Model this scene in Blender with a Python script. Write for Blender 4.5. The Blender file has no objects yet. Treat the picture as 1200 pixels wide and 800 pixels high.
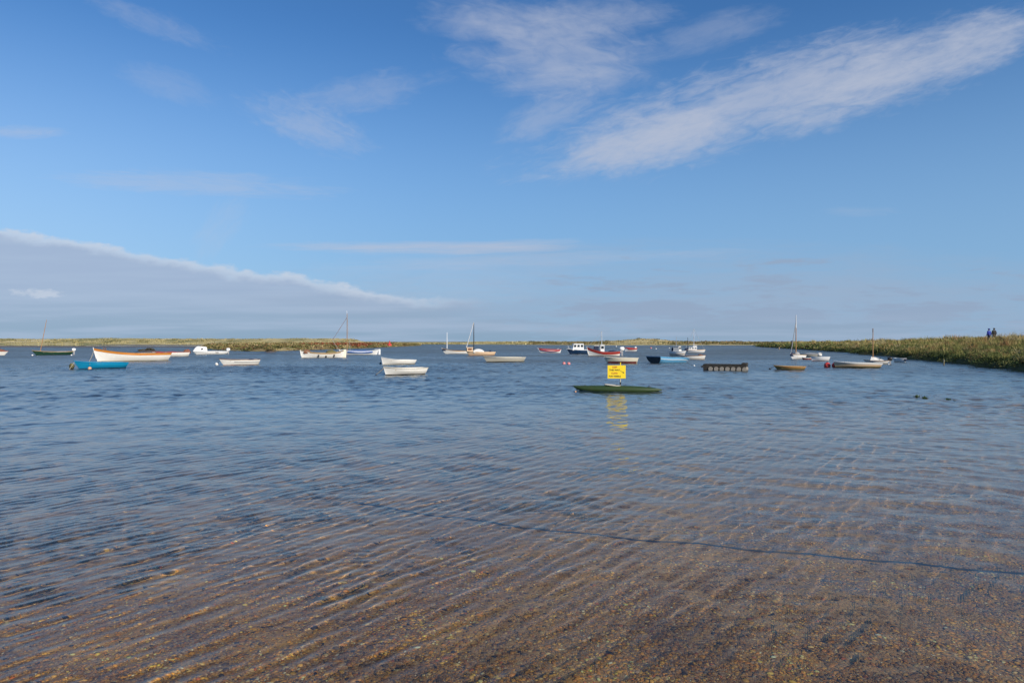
import bpy, bmesh, math, random
import numpy as np
from mathutils import Vector, Matrix

random.seed(7)
RNG = np.random.default_rng(11)
PI = math.pi
SC = bpy.context.scene
COL = SC.collection

# ------------------------------------------------------------------ camera frame of the place
EYE = 2.2            # eye height above the water
FOC = 800.0          # 24 mm lens on a 36 mm sensor, in photo pixels (1200 wide)


def at(px, wl):
    """a photo pixel on the water line -> point on the water (metres)"""
    Y = EYE * FOC / (wl - 400.0)
    return (px - 600.0) / FOC * Y, Y


def zat(py, Y):
    return EYE + (400.0 - py) / FOC * Y


# ------------------------------------------------------------------ materials
MATS = {}


def nd(nt, kind, **kw):
    n = nt.nodes.new(kind)
    for k, v in kw.items():
        setattr(n, k, v)
    return n


def mth(nt, op, a, b=None, c=None, clamp=False):
    n = nt.nodes.new('ShaderNodeMath')
    n.operation = op
    n.use_clamp = clamp
    for i, v in enumerate((a, b, c)):
        if v is None:
            continue
        if isinstance(v, (int, float)):
            n.inputs[i].default_value = v
        else:
            nt.links.new(v, n.inputs[i])
    return n.outputs[0]


def mixc(nt, fac, a, b):
    n = nt.nodes.new('ShaderNodeMix')
    n.data_type = 'RGBA'
    for s, v in ((n.inputs[0], fac), (n.inputs[6], a), (n.inputs[7], b)):
        if isinstance(v, (int, float)):
            s.default_value = v
        elif isinstance(v, (tuple, list)):
            s.default_value = (*v, 1)
        else:
            nt.links.new(v, s)
    return n.outputs[2]


def smooth(nt, x, lo, hi):
    n = nt.nodes.new('ShaderNodeMapRange')
    n.interpolation_type = 'SMOOTHSTEP'
    n.inputs[1].default_value = lo
    n.inputs[2].default_value = hi
    nt.links.new(x, n.inputs[0])
    return n.outputs[0]


def paint(name, col, rough=0.45, wear=0.18, dirt=(0.30, 0.26, 0.19), scale=3.0, spec=0.5):
    """weathered paint / wood / cloth: base colour with blotchy wear of its own"""
    if name in MATS:
        return MATS[name]
    m = bpy.data.materials.new(name)
    m.use_nodes = True
    nt = m.node_tree
    b = nt.nodes['Principled BSDF']
    tc = nd(nt, 'ShaderNodeTexCoord')
    mp = nd(nt, 'ShaderNodeMapping')
    mp.inputs['Scale'].default_value = (1, 1, 2.5)
    nt.links.new(tc.outputs['Object'], mp.inputs[0])
    n = nd(nt, 'ShaderNodeTexNoise')
    n.inputs['Scale'].default_value = scale
    n.inputs['Detail'].default_value = 6
    nt.links.new(mp.outputs[0], n.inputs[0])
    f = smooth(nt, n.outputs[0], 0.48, 0.78)
    f2 = mth(nt, 'MULTIPLY', f, wear * 2.0)
    c = mixc(nt, f2, col, tuple(0.45 * x + 0.55 * d for x, d in zip(col, dirt)))
    nt.links.new(c, b.inputs['Base Color'])
    b.inputs['Roughness'].default_value = rough
    b.inputs['Specular IOR Level'].default_value = spec
    MATS[name] = m
    return m


def vcol(name, rough=0.8, spec=0.3, noise=0.0):
    """material that reads the per-leaf / per-stone colour attribute"""
    if name in MATS:
        return MATS[name]
    m = bpy.data.materials.new(name)
    m.use_nodes = True
    nt = m.node_tree
    b = nt.nodes['Principled BSDF']
    a = nd(nt, 'ShaderNodeAttribute', attribute_name='tint')
    c = a.outputs[0]
    if noise:
        tc = nd(nt, 'ShaderNodeTexCoord')
        n = nd(nt, 'ShaderNodeTexNoise')
        n.inputs['Scale'].default_value = noise
        n.inputs['Detail'].default_value = 3
        nt.links.new(tc.outputs['Object'], n.inputs[0])
        f = smooth(nt, n.outputs[0], 0.35, 0.7)
        hs = nd(nt, 'ShaderNodeHueSaturation')
        nt.links.new(c, hs.inputs['Color'])
        hs.inputs['Value'].default_value = 0.6
        c = mixc(nt, f, hs.outputs[0], c)
    nt.links.new(c, b.inputs['Base Color'])
    b.inputs['Roughness'].default_value = rough
    b.inputs['Specular IOR Level'].default_value = spec
    MATS[name] = m
    return m


def glass_dark():
    if 'cabin_glass' not in MATS:
        m = paint('cabin_glass', (0.02, 0.028, 0.035), 0.08, 0.0)
    return MATS['cabin_glass']


P = {
    'white': paint('white_paint', (0.86, 0.84, 0.78), 0.35, 0.10),
    'clean': paint('clean_white', (0.87, 0.87, 0.85), 0.3, 0.05),
    'cream': paint('cream_paint', (0.82, 0.75, 0.58), 0.4, 0.15),
    'greycream': paint('grey_cream_paint', (0.56, 0.53, 0.44), 0.5, 0.35),
    'peach': paint('buff_paint', (0.78, 0.56, 0.36), 0.4, 0.15),
    'orange': paint('orange_varnish', (0.62, 0.23, 0.035), 0.3, 0.25, (0.2, 0.08, 0.02)),
    'brown': paint('brown_wood', (0.20, 0.10, 0.045), 0.5, 0.3, (0.08, 0.05, 0.03)),
    'tan': paint('tan_wood', (0.42, 0.28, 0.13), 0.5, 0.3),
    'spar': paint('spar_wood', (0.38, 0.20, 0.08), 0.35, 0.2),
    'olive': paint('olive_wood', (0.30, 0.24, 0.10), 0.6, 0.4, (0.12, 0.10, 0.05)),
    'blue': paint('bright_blue_paint', (0.006, 0.25, 0.46), 0.35, 0.15, (0.05, 0.15, 0.2)),
    'ltblue': paint('light_blue_paint', (0.12, 0.36, 0.60), 0.4, 0.2, (0.3, 0.4, 0.45)),
    'navy': paint('navy_paint', (0.012, 0.045, 0.11), 0.35, 0.15),
    'teal': paint('dark_teal_paint', (0.008, 0.035, 0.06), 0.4, 0.15),
    'green': paint('dark_green_paint', (0.012, 0.055, 0.032), 0.35, 0.2),
    'red': paint('red_paint', (0.40, 0.045, 0.035), 0.4, 0.25, (0.25, 0.12, 0.1)),
    'maroon': paint('red_antifouling', (0.30, 0.07, 0.06), 0.7, 0.3, (0.15, 0.1, 0.08)),
    'bluecloth': paint('blue_cover_cloth', (0.02, 0.11, 0.40), 0.8, 0.15, (0.1, 0.15, 0.3)),
    'navycloth': paint('navy_cover_cloth', (0.012, 0.022, 0.06), 0.85, 0.15),
    'greycloth': paint('grey_cover_cloth', (0.30, 0.31, 0.32), 0.85, 0.25),
    'whitecloth': paint('white_cover_cloth', (0.74, 0.72, 0.66), 0.85, 0.15),
    'greencloth': paint('green_brown_tarpaulin', (0.13, 0.12, 0.045), 0.85, 0.4),
    'browncloth': paint('brown_sail_cloth', (0.20, 0.08, 0.045), 0.85, 0.25),
    'redcloth': paint('red_cover_cloth', (0.42, 0.05, 0.06), 0.8, 0.2),
    'black': paint('black_plastic', (0.015, 0.015, 0.017), 0.5, 0.1),
    'grey': paint('grey_metal', (0.35, 0.35, 0.36), 0.4, 0.2),
    'alu': paint('pale_aluminium', (0.62, 0.62, 0.62), 0.3, 0.1),
    'inside': paint('grey_inner_planking', (0.34, 0.31, 0.26), 0.7, 0.35),
    'rope': paint('rope_fibre', (0.45, 0.40, 0.30), 0.9, 0.2),
    'darkrope': paint('wet_dark_rope', (0.022, 0.020, 0.022), 0.9, 0.1, (0.03, 0.03, 0.02)),
    'tar': paint('tarred_timber', (0.03, 0.027, 0.023), 0.85, 0.35, (0.12, 0.11, 0.09)),
    'drum': paint('weathered_grey_drum', (0.30, 0.275, 0.235), 0.7, 0.5, (0.16, 0.13, 0.1)),
    'kayak': paint('green_kayak_plastic', (0.030, 0.058, 0.014), 0.5, 0.45, (0.05, 0.06, 0.02)),
    'yellow': paint('yellow_sign_paint', (0.86, 0.62, 0.012), 0.5, 0.06, (0.7, 0.5, 0.1)),
    'sign_ink': paint('black_sign_ink', (0.03, 0.022, 0.012), 0.6, 0.0),
    'sign_red': paint('red_sign_ink', (0.40, 0.06, 0.02), 0.6, 0.0),
    'buoyred': paint('red_buoy_plastic', (0.62, 0.06, 0.045), 0.4, 0.2, (0.4, 0.2, 0.15)),
    'buoypink': paint('pink_buoy_plastic', (0.66, 0.24, 0.24), 0.45, 0.25),
    'buoyorange': paint('orange_buoy_plastic', (0.72, 0.38, 0.22), 0.45, 0.2),
    'buoywhite': paint('white_buoy_plastic', (0.78, 0.77, 0.74), 0.4, 0.2),
    'skin': paint('skin_tone', (0.52, 0.32, 0.23), 0.5, 0.05),
    'jacketblue': paint('blue_jacket_cloth', (0.015, 0.035, 0.30), 0.8, 0.1, (0.01, 0.02, 0.1)),
    'jacketgrey': paint('dark_grey_coat_cloth', (0.035, 0.034, 0.033), 0.85, 0.2),
    'trousers': paint('dark_trouser_cloth', (0.02, 0.022, 0.035), 0.85, 0.1),
    'trouserbrown': paint('brown_trouser_cloth', (0.10, 0.075, 0.05), 0.85, 0.1),
    'hair': paint('dark_hair', (0.025, 0.018, 0.013), 0.6, 0.1),
    'glass': glass_dark(),
}


# ------------------------------------------------------------------ object helpers
def tag(o, label=None, cat=None, group=None, kind=None):
    if label:
        o['label'] = label
    if cat:
        o['category'] = cat
    if group:
        o['group'] = group
    if kind:
        o['kind'] = kind
    return o


def empty(name, loc, rz=0.0):
    o = bpy.data.objects.new(name, None)
    o.empty_display_size = 0.3
    COL.objects.link(o)
    o.location = loc
    o.rotation_euler = (0, 0, rz)
    return o


class MB:
    """collects shapes, then links them as ONE mesh object"""

    def __init__(s):
        s.v, s.f = [], []

    def add(s, vs, fs):
        k = len(s.v)
        s.v += [tuple(p) for p in vs]
        s.f += [tuple(i + k for i in f) for f in fs]
        return s

    def grid(s, rows, cap=False, close=False):
        """rows: list of equal-length point lists"""
        n, m = len(rows), len(rows[0])
        vs = [p for r in rows for p in r]
        fs = []
        for i in range(n - 1):
            for j in range(m - 1 + (1 if close else 0)):
                j2 = (j + 1) % m
                fs.append((i * m + j, i * m + j2, (i + 1) * m + j2, (i + 1) * m + j))
        if cap:
            fs.append(tuple(range(m)))
            fs.append(tuple((n - 1) * m + j for j in range(m)))
        return s.add(vs, fs)

    def box(s, c, d, taper=(1, 1), shift=(0, 0), rot=None):
        """box centre c, size d, top scaled by taper and shifted"""
        x, y, z = d[0] / 2, d[1] / 2, d[2] / 2
        vs = [(-x, -y, -z), (x, -y, -z), (x, y, -z), (-x, y, -z)]
        vs += [(sx * x * taper[0] + shift[0], sy * y * taper[1] + shift[1], z) for sx, sy in ((-1, -1), (1, -1), (1, 1), (-1, 1))]
        if rot is not None:
            vs = [tuple(rot @ Vector(p)) for p in vs]
        vs = [(p[0] + c[0], p[1] + c[1], p[2] + c[2]) for p in vs]
        return s.add(vs, [(0, 3, 2, 1), (4, 5, 6, 7), (0, 1, 5, 4), (1, 2, 6, 5), (2, 3, 7, 6), (3, 0, 4, 7)])

    def tube(s, pts, rad, n=8):
        """tube through pts; rad number or list"""
        pts = [Vector(p) for p in pts]
        if isinstance(rad, (int, float)):
            rad = [rad] * len(pts)
        rows = []
        for i, p in enumerate(pts):
            t = (pts[min(i + 1, len(pts) - 1)] - pts[max(i - 1, 0)]).normalized()
            up = Vector((0, 0, 1)) if abs(t.z) < 0.9 else Vector((1, 0, 0))
            a = t.cross(up).normalized()
            b = t.cross(a).normalized()
            rows.append([p + (a * math.cos(2 * PI * k / n) + b * math.sin(2 * PI * k / n)) * rad[i] for k in range(n)])
        return s.grid(rows, cap=True, close=True)

    def lathe(s, prof, n=12, c=(0, 0, 0)):
        rows = [[(c[0] + r * math.cos(2 * PI * k / n), c[1] + r * math.sin(2 * PI * k / n), c[2] + z) for k in range(n)] for r, z in prof]
        return s.grid(rows, cap=True, close=True)

    def build(s, name, m, parent=None, smooth=True, bevel=0.0, angle=35):
        me = bpy.data.meshes.new(name)
        me.from_pydata(s.v, [], s.f)
        bm = bmesh.new()
        bm.from_mesh(me)
        bmesh.ops.remove_doubles(bm, verts=bm.verts, dist=1e-5)
        bmesh.ops.recalc_face_normals(bm, faces=bm.faces)
        if bevel:
            bmesh.ops.bevel(bm, geom=list(bm.edges), offset=bevel, segments=2, affect='EDGES', profile=0.6)
        bm.to_mesh(me)
        bm.free()
        me.materials.append(m)
        if smooth:
            me.polygons.foreach_set('use_smooth', [True] * len(me.polygons))
            me.set_sharp_from_angle(angle=math.radians(angle))
        o = bpy.data.objects.new(name, me)
        COL.objects.link(o)
        if parent is not None:
            o.parent = parent
        return o


def raw_mesh(name, verts, faces_flat, loop_total, m, cols=None, smooth=False, extra=None):
    """fast numpy mesh"""
    me = bpy.data.meshes.new(name)
    nv, nf = len(verts), len(loop_total)
    me.vertices.add(nv)
    me.vertices.foreach_set('co', np.ascontiguousarray(verts, dtype=np.float32).ravel())
    me.loops.add(len(faces_flat))
    me.loops.foreach_set('vertex_index', np.ascontiguousarray(faces_flat, dtype=np.int32))
    me.polygons.add(nf)
    ls = np.concatenate(([0], np.cumsum(loop_total)[:-1])).astype(np.int32)
    me.polygons.foreach_set('loop_start', ls)
    if smooth:
        me.polygons.foreach_set('use_smooth', np.ones(nf, dtype=bool))
    if cols is not None:
        a = me.attributes.new('tint', 'FLOAT_COLOR', 'POINT')
        c4 = np.ones((nv, 4), dtype=np.float32)
        c4[:, :3] = cols
        a.data.foreach_set('color', c4.ravel())
    for k, arr in (extra or {}).items():
        a = me.attributes.new(k, 'FLOAT', 'POINT')
        a.data.foreach_set('value', np.ascontiguousarray(arr, dtype=np.float32))
    me.update(calc_edges=True)
    me.validate()
    me.materials.append(m)
    o = bpy.data.objects.new(name, me)
    COL.objects.link(o)
    return o


def grid_faces(nr, nc, wrap=False):
    i = np.arange(nr - 1)[:, None]
    j = np.arange(nc if wrap else nc - 1)[None, :]
    j2 = (j + 1) % nc
    f = np.stack(np.broadcast_arrays(i * nc + j, i * nc + j2, (i + 1) * nc + j2, (i + 1) * nc + j), -1)
    return f.reshape(-1, 4)


def fnoise(x, y, scale, seed, octaves=4):
    """smooth pseudo noise in about -1..1 from summed sines"""
    r = np.random.default_rng(seed)
    out = np.zeros_like(x, dtype=np.float64)
    tot = 0
    for o in range(octaves):
        for _ in range(5):
            a = r.uniform(0, 2 * PI)
            k = 2 * PI / scale * 2 ** o * r.uniform(0.7, 1.4)
            out += 0.5 ** o * np.sin(k * (x * math.cos(a) + y * math.sin(a)) + r.uniform(0, 6.28))
        tot += 0.5 ** o
    return out / (tot * 2.2)


def sstep(x, a, b):
    t = np.clip((x - a) / (b - a), 0, 1)
    return t * t * (3 - 2 * t)


# ------------------------------------------------------------------ the bed of the creek and the beach
def bed_z(X, Y):
    s = Y - np.where(X < 0, 0.50, 0.36) * X + 0.25 * fnoise(X, Y, 9.0, 3, 2)
    d = np.where(s > 2.6, 0.016 * (s - 2.6) + 0.021 * np.maximum(s - 3.2, 0) ** 1.25, -0.09 * (2.6 - s))
    d = np.where(d > 0, 1.5 * np.tanh(d / 1.5), np.maximum(d, -1.1))
    return -d + 0.008 * fnoise(X, Y, 1.3, 5, 3) * np.clip(Y / 6, 0.4, 2)


def ring_angles(front, fine, coarse):
    f = np.arange(-front, front + 1e-6, fine)
    b = np.arange(front + coarse, 360 - front - 1e-6, coarse)
    return np.radians(np.concatenate((f, b)))      # measured from +Y, clockwise


def build_bed():
    r = [0.15]
    while r[-1] < 9000:
        r.append(r[-1] * 1.035 + 0.01)
    r = np.array(r)
    th = ring_angles(60, 0.75, 6)
    R, T = np.meshgrid(r, th, indexing='ij')
    X, Y = R * np.sin(T), R * np.cos(T)
    Z = bed_z(X, Y)
    V = np.stack((X, Y, Z), -1).reshape(-1, 3)
    F = grid_faces(len(r), len(th), wrap=True)
    m = bpy.data.materials.new('shingle_bed')
    m.use_nodes = True
    nt = m.node_tree
    b = nt.nodes['Principled BSDF']
    tc = nd(nt, 'ShaderNodeTexCoord')
    vo = nd(nt, 'ShaderNodeTexVoronoi')
    vo.inputs['Scale'].default_value = 52
    nt.links.new(tc.outputs['Object'], vo.inputs['Vector'])
    ramp = nd(nt, 'ShaderNodeValToRGB')
    sx = nd(nt, 'ShaderNodeSeparateColor')
    nt.links.new(vo.outputs['Color'], sx.inputs[0])
    nt.links.new(sx.outputs[0], ramp.inputs[0])
    el = ramp.color_ramp.elements
    el[0].position, el[0].color = 0.0, (0.08, 0.05, 0.032, 1)
    el[1].position, el[1].color = 1.0, (0.55, 0.36, 0.16, 1)
    for p, c in ((0.3, (0.29, 0.14, 0.04, 1)), (0.55, (0.44, 0.21, 0.055, 1)), (0.75, (0.23, 0.16, 0.10, 1))):
        e = el.new(p)
        e.color = c
    n2 = nd(nt, 'ShaderNodeTexNoise')
    n2.inputs['Scale'].default_value = 1.3
    n2.inputs['Detail'].default_value = 5
    nt.links.new(tc.outputs['Object'], n2.inputs['Vector'])
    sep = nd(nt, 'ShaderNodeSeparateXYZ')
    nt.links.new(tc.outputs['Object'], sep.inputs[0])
    c1 = mixc(nt, smooth(nt, n2.outputs[0], 0.4, 0.7), ramp.outputs[0], (0.50, 0.27, 0.065))
    # brown silt takes over from the shingle on the deeper bed
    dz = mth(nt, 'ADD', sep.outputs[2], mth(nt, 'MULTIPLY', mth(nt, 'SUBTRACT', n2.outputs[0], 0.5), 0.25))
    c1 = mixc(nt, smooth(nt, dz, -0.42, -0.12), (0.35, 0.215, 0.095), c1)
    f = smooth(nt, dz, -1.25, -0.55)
    c2 = mixc(nt, f, (0.150, 0.172, 0.175), c1)  # deepest blue-grey: the water's own scattered light, painted into the bed colour
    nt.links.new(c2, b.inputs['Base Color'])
    b.inputs['Roughness'].default_value = 0.85
    bump = nd(nt, 'ShaderNodeBump')
    bump.inputs['Strength'].default_value = 0.9
    bump.inputs['Distance'].default_value = 0.006
    nt.links.new(mth(nt, 'SUBTRACT', 1.0, vo.outputs['Distance']), bump.inputs['Height'])
    nt.links.new(bump.outputs[0], b.inputs['Normal'])
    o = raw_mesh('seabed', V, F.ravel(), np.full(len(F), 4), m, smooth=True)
    tag(o, kind='structure')
    o.cycles.is_caustics_receiver = True
    return o


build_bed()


# ------------------------------------------------------------------ shingle: loose stones on the near bed
def build_pebbles(n=240000):
    ph = (1 + 5 ** 0.5) / 2
    ico = np.array([(-1, ph, 0), (1, ph, 0), (-1, -ph, 0), (1, -ph, 0), (0, -1, ph), (0, 1, ph), (0, -1, -ph), (0, 1, -ph),
                    (ph, 0, -1), (ph, 0, 1), (-ph, 0, -1), (-ph, 0, 1)], float)
    ico /= np.linalg.norm(ico[0])
    fc = np.array([(0, 11, 5), (0, 5, 1), (0, 1, 7), (0, 7, 10), (0, 10, 11), (1, 5, 9), (5, 11, 4), (11, 10, 2), (10, 7, 6), (7, 1, 8),
                   (3, 9, 4), (3, 4, 2), (3, 2, 6), (3, 6, 8), (3, 8, 9), (4, 9, 5), (2, 4, 11), (6, 2, 10), (8, 6, 7), (9, 8, 1)])
    Y = 3.0 * (13.0 / 3.0) ** (RNG.random(n) ** 1.15)
    X = (RNG.random(n) * 2 - 1) * (0.80 * Y + 0.5)
    size = np.exp(RNG.normal(math.log(0.0076), 0.45, n)) * (0.75 + Y / 13.0)
    size = np.clip(size, 0.0040, 0.028)
    # silt buries the stones where the bed drops away
    dep = -bed_z(X, Y)
    ok = RNG.random(n) < np.interp(dep, [0.06, 0.15, 0.30, 0.5], [1.0, 0.7, 0.16, 0.02])
    X, Y, size = X[ok], Y[ok], size[ok]
    n = len(X)
    ax = np.stack((size * RNG.uniform(0.9, 1.5, n), size * RNG.uniform(0.7, 1.0, n), size * RNG.uniform(0.28, 0.50, n)), -1)
    jit = RNG.uniform(0.80, 1.2, (n, 12, 1))
    v = ico[None] * jit * ax[:, None, :]
    a = RNG.uniform(0, 2 * PI, n)
    tl = RNG.normal(0, 0.18, n)
    ca, sa, ct, st = np.cos(a), np.sin(a), np.cos(tl), np.sin(tl)
    x, y, z = v[..., 0], v[..., 1], v[..., 2]
    y, z = y * ct[:, None] - z * st[:, None], y * st[:, None] + z * ct[:, None]
    x, y = x * ca[:, None] - y * sa[:, None], x * sa[:, None] + y * ca[:, None]
    zb = bed_z(X, Y)
    v = np.stack((x + X[:, None], y + Y[:, None], z + (zb + ax[:, 2] * 0.12)[:, None]), -1)
    pal = np.array([(0.62, 0.28, 0.035), (0.50, 0.20, 0.030), (0.74, 0.39, 0.060), (0.36, 0.175, 0.042), (0.18, 0.110, 0.052),
                    (0.38, 0.24, 0.12), (0.74, 0.50, 0.17), (0.80, 0.65, 0.36), (0.07, 0.048, 0.032), (0.48, 0.13, 0.028)])
    w = np.array([.21, .18, .13, .18, .10, .08, .05, .012, .04, .015])
    k = RNG.choice(len(pal), n, p=w / w.sum())
    patch = np.clip(0.95 + 0.35 * fnoise(X, Y, 1.1, 21, 2), 0.55, 1.4)
    c = np.clip(pal[k] * RNG.uniform(0.65, 1.3, (n, 1)) * patch[:, None], 0, 0.8)
    F = (fc[None] + (np.arange(n) * 12)[:, None, None]).reshape(-1)
    o = raw_mesh('shingle', v.reshape(-1, 3), F, np.full(n * 20, 3), vcol('wet_stone', 0.35, 0.4), cols=np.repeat(c, 12, 0), smooth=True)
    tag(o, 'wet brown and orange flint shingle on the shallow bed in front', 'shingle', kind='stuff')
    o.cycles.is_caustics_receiver = True


build_pebbles()


# ------------------------------------------------------------------ water
def build_water():
    r = [1.9]
    while r[-1] < 2600:
        r.append(r[-1] * (1.0030 if r[-1] < 70 else (1.0055 if r[-1] < 300 else 1.03)))
    r.append(9000.0)
    r = np.array(r)
    th = ring_angles(50, 0.15, 4)
    dth = math.radians(0.15)
    R, T = np.meshgrid(r, th, indexing='ij')
    X, Y = R * np.sin(T), R * np.cos(T)
    dr = np.gradient(r)
    res = np.maximum(dr, r * dth)[:, None]
    rng = np.random.default_rng(5)
    comps = []      # (wavelength, heading, rms slope weight, family)

    def fam(name, n, l0, l1, head, spread, rms):
        per = rms * math.sqrt(2.0 / n)
        for i in range(n):
            lam = l0 * (l1 / l0) ** ((i + rng.random()) / n)
            comps.append((lam, head + rng.normal(0, spread), per, name))

    d = math.radians
    fam('ripple', 28, 0.10, 0.36, d(-33), d(9), 0.060)     # wavelets running in to the beach
    fam('chop', 70, 0.20, 1.5, d(-70), d(58), 0.110)      # wind chop of the open creek
    fam('swell', 16, 1.3, 4.5, d(-72), d(35), 0.026)
    fam('cat', 16, 0.10, 0.22, d(-60), d(38), 0.036)        # fine cross ripples
    grp = fnoise(X, Y, 2.3, 31, 3)
    gust = fnoise(X * 0.35, Y, 26.0, 32, 3)
    depth = np.clip(-bed_z(X, Y), 0.0, 2)
    sh = np.clip(depth / 0.05, 0.12, 1.0)
    w_rip = np.clip(1.15 - R / 42.0, 0.35, 1.0) * np.interp(X, [-7, -1, 4], [1.15, 1.0, 0.85]) * np.clip(0.85 + 0.30 * grp, 0.4, 1.2) * (0.45 + 0.55 * sh)
    w_chop = np.interp(R, [5, 11, 26, 55, 120], [0.12, 0.45, 0.84, 1.25, 1.5]) * np.clip(0.95 + 0.35 * gust + 0.25 * grp, 0.3, 1.6)
    w_sw = np.clip((R - 9.0) / 25.0, 0.05, 1.0)
    w_cat = np.clip(0.75 + 0.8 * gust + 0.4 * grp, 0.05, 1.7) * (0.4 + 0.6 * np.clip(depth / 0.25, 0, 1))
    W = {'ripple': w_rip, 'chop': w_chop, 'swell': w_sw, 'cat': w_cat}
    Zs = {k: np.zeros_like(X) for k in W}
    un = np.zeros_like(X)
    for lam, hd, sl, name in comps:
        fade = np.clip((lam / res - 1.1) / 1.4, 0, 1)
        k = 2 * PI / lam
        ph = rng.uniform(0, 2 * PI)
        if fade.max() > 0:
            rows = np.nonzero(fade[:, 0] > 0)[0].max() + 1
            # headings bend a little from place to place so that crests are not ruler-straight
            bend = 0.10 * lam * fnoise(X[:rows], Y[:rows], 3.5, int(lam * 977) % 97 + 3, 1) * k
            Zs[name][:rows] += fade[:rows] * sl / k * np.sin(k * (X[:rows] * math.cos(hd) + Y[:rows] * math.sin(hd)) + ph + bend)
        un += 0.5 * (sl * W[name]) ** 2 * (1 - fade ** 2)
    rp = Zs['ripple'] * w_rip
    rp = rp + 10.0 * (rp * rp - 0.00002) * np.clip(1.6 - R / 20, 0, 1)      # peaked crests, flat troughs
    Z = rp + Zs['chop'] * w_chop + Zs['swell'] * w_sw + Zs['cat'] * w_cat
    Z *= np.clip((2300 - R) / 800, 0, 1)
    V = np.stack((X, Y, Z), -1).reshape(-1, 3)
    F = grid_faces(len(r), len(th), wrap=True)
    rough = np.sqrt(np.clip(np.sqrt(un) * 1.0, 0.0, 0.5)) * np.clip((R - 9) / 12, 0, 1)
    # sheltered, smooth water over the flats on the far left
    calm = sstep(Y, 300, 350) * (1 - sstep(X / np.maximum(Y, 1) * FOC + 600, 230, 330)) * 0.85
    Z *= 1 - 1.14 * calm
    rough = rough * np.interp(R, [20, 60, 150], [0.7, 0.85, 1.05]) * (1 - 1.15 * calm)
    m = bpy.data.materials.new('creek_water')
    m.use_nodes = True
    nt = m.node_tree
    nt.nodes.remove(nt.nodes['Principled BSDF'])
    g = nd(nt, 'ShaderNodeBsdfGlass')
    g.inputs['IOR'].default_value = 1.333
    g.inputs['Color'].default_value = (0.96, 0.985, 0.98, 1)
    a = nd(nt, 'ShaderNodeAttribute', attribute_name='chop')
    nt.links.new(a.outputs['Fac'], g.inputs['Roughness'])
    nt.links.new(g.outputs[0], nt.nodes['Material Output'].inputs['Surface'])
    o = raw_mesh('water', V, F.ravel(), np.full(len(F), 4), m, smooth=True, extra={'chop': rough.ravel()})
    tag(o, kind='structure')
    o.cycles.is_caustics_caster = True
    print('water verts', len(V), 'rough max', rough.max())


build_water()


# ------------------------------------------------------------------ land: flats, marsh, dunes, bank
def poly_sd(X, Y, pts):
    """signed distance to a closed polygon, positive inside"""
    pts = np.array(pts, float)
    d = np.full(X.shape, 1e18)
    inside = np.zeros(X.shape, bool)
    n = len(pts)
    for i in range(n):
        a, b = pts[i], pts[(i + 1) % n]
        e = b - a
        t = np.clip(((X - a[0]) * e[0] + (Y - a[1]) * e[1]) / (e @ e), 0, 1)
        d = np.minimum(d, (X - a[0] - t * e[0]) ** 2 + (Y - a[1] - t * e[1]) ** 2)
        c = ((a[1] > Y) != (b[1] > Y)) & (X < e[0] * (Y - a[1]) / (e[1] if e[1] else 1e-9) + a[0])
        inside ^= c
    d = np.sqrt(d)
    return np.where(inside, d, -d)


def land_mat(name, cols, scale, rough=0.95):
    if name in MATS:
        return MATS[name]
    m = bpy.data.materials.new(name)
    m.use_nodes = True
    nt = m.node_tree
    b = nt.nodes['Principled BSDF']
    tc = nd(nt, 'ShaderNodeTexCoord')
    n = nd(nt, 'ShaderNodeTexNoise')
    n.inputs['Scale'].default_value = scale
    n.inputs['Detail'].default_value = 9
    n.inputs['Roughness'].default_value = 0.68
    mp = nd(nt, 'ShaderNodeMapping')
    mp.inputs['Scale'].default_value = (1, 0.35, 2)
    nt.links.new(tc.outputs['Object'], mp.inputs[0])
    nt.links.new(mp.outputs[0], n.inputs[0])
    ramp = nd(nt, 'ShaderNodeValToRGB')
    nt.links.new(n.outputs[0], ramp.inputs[0])
    el = ramp.color_ramp.elements
    k = len(cols)
    pos = [0.32 + 0.36 * i / (k - 1) for i in range(k)]
    el[0].position, el[0].color = pos[0], (*cols[0], 1)
    el[1].position, el[1].color = pos[-1], (*cols[-1], 1)
    for p, c in zip(pos[1:-1], cols[1:-1]):
        el.new(p).color = (*c, 1)
    nt.links.new(ramp.outputs[0], b.inputs['Base Color'])
    b.inputs['Roughness'].default_value = rough
    b.inputs['Specular IOR Level'].default_value = 0.2
    MATS[name] = m
    return m


SAND = (0.58, 0.48, 0.30)
STRAW = (0.46, 0.38, 0.18)
OLIVE = (0.22, 0.21, 0.085)
DGREEN = (0.06, 0.075, 0.03)
MUD = (0.13, 0.10, 0.075)
M_DUNE = land_mat('dune_grass', [(0.12, 0.125, 0.05), OLIVE, STRAW, (0.50, 0.42, 0.20), SAND], 0.045)
M_MARSH = land_mat('marsh_ground', [DGREEN, OLIVE, (0.20, 0.14, 0.06), STRAW], 0.12)
M_MUD = land_mat('mud', [(0.10, 0.08, 0.06), MUD, (0.17, 0.14, 0.10)], 0.1, 0.55)
M_BANK = land_mat('bank_soil', [(0.05, 0.045, 0.025), (0.10, 0.09, 0.035), (0.17, 0.14, 0.06)], 0.5)


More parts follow.
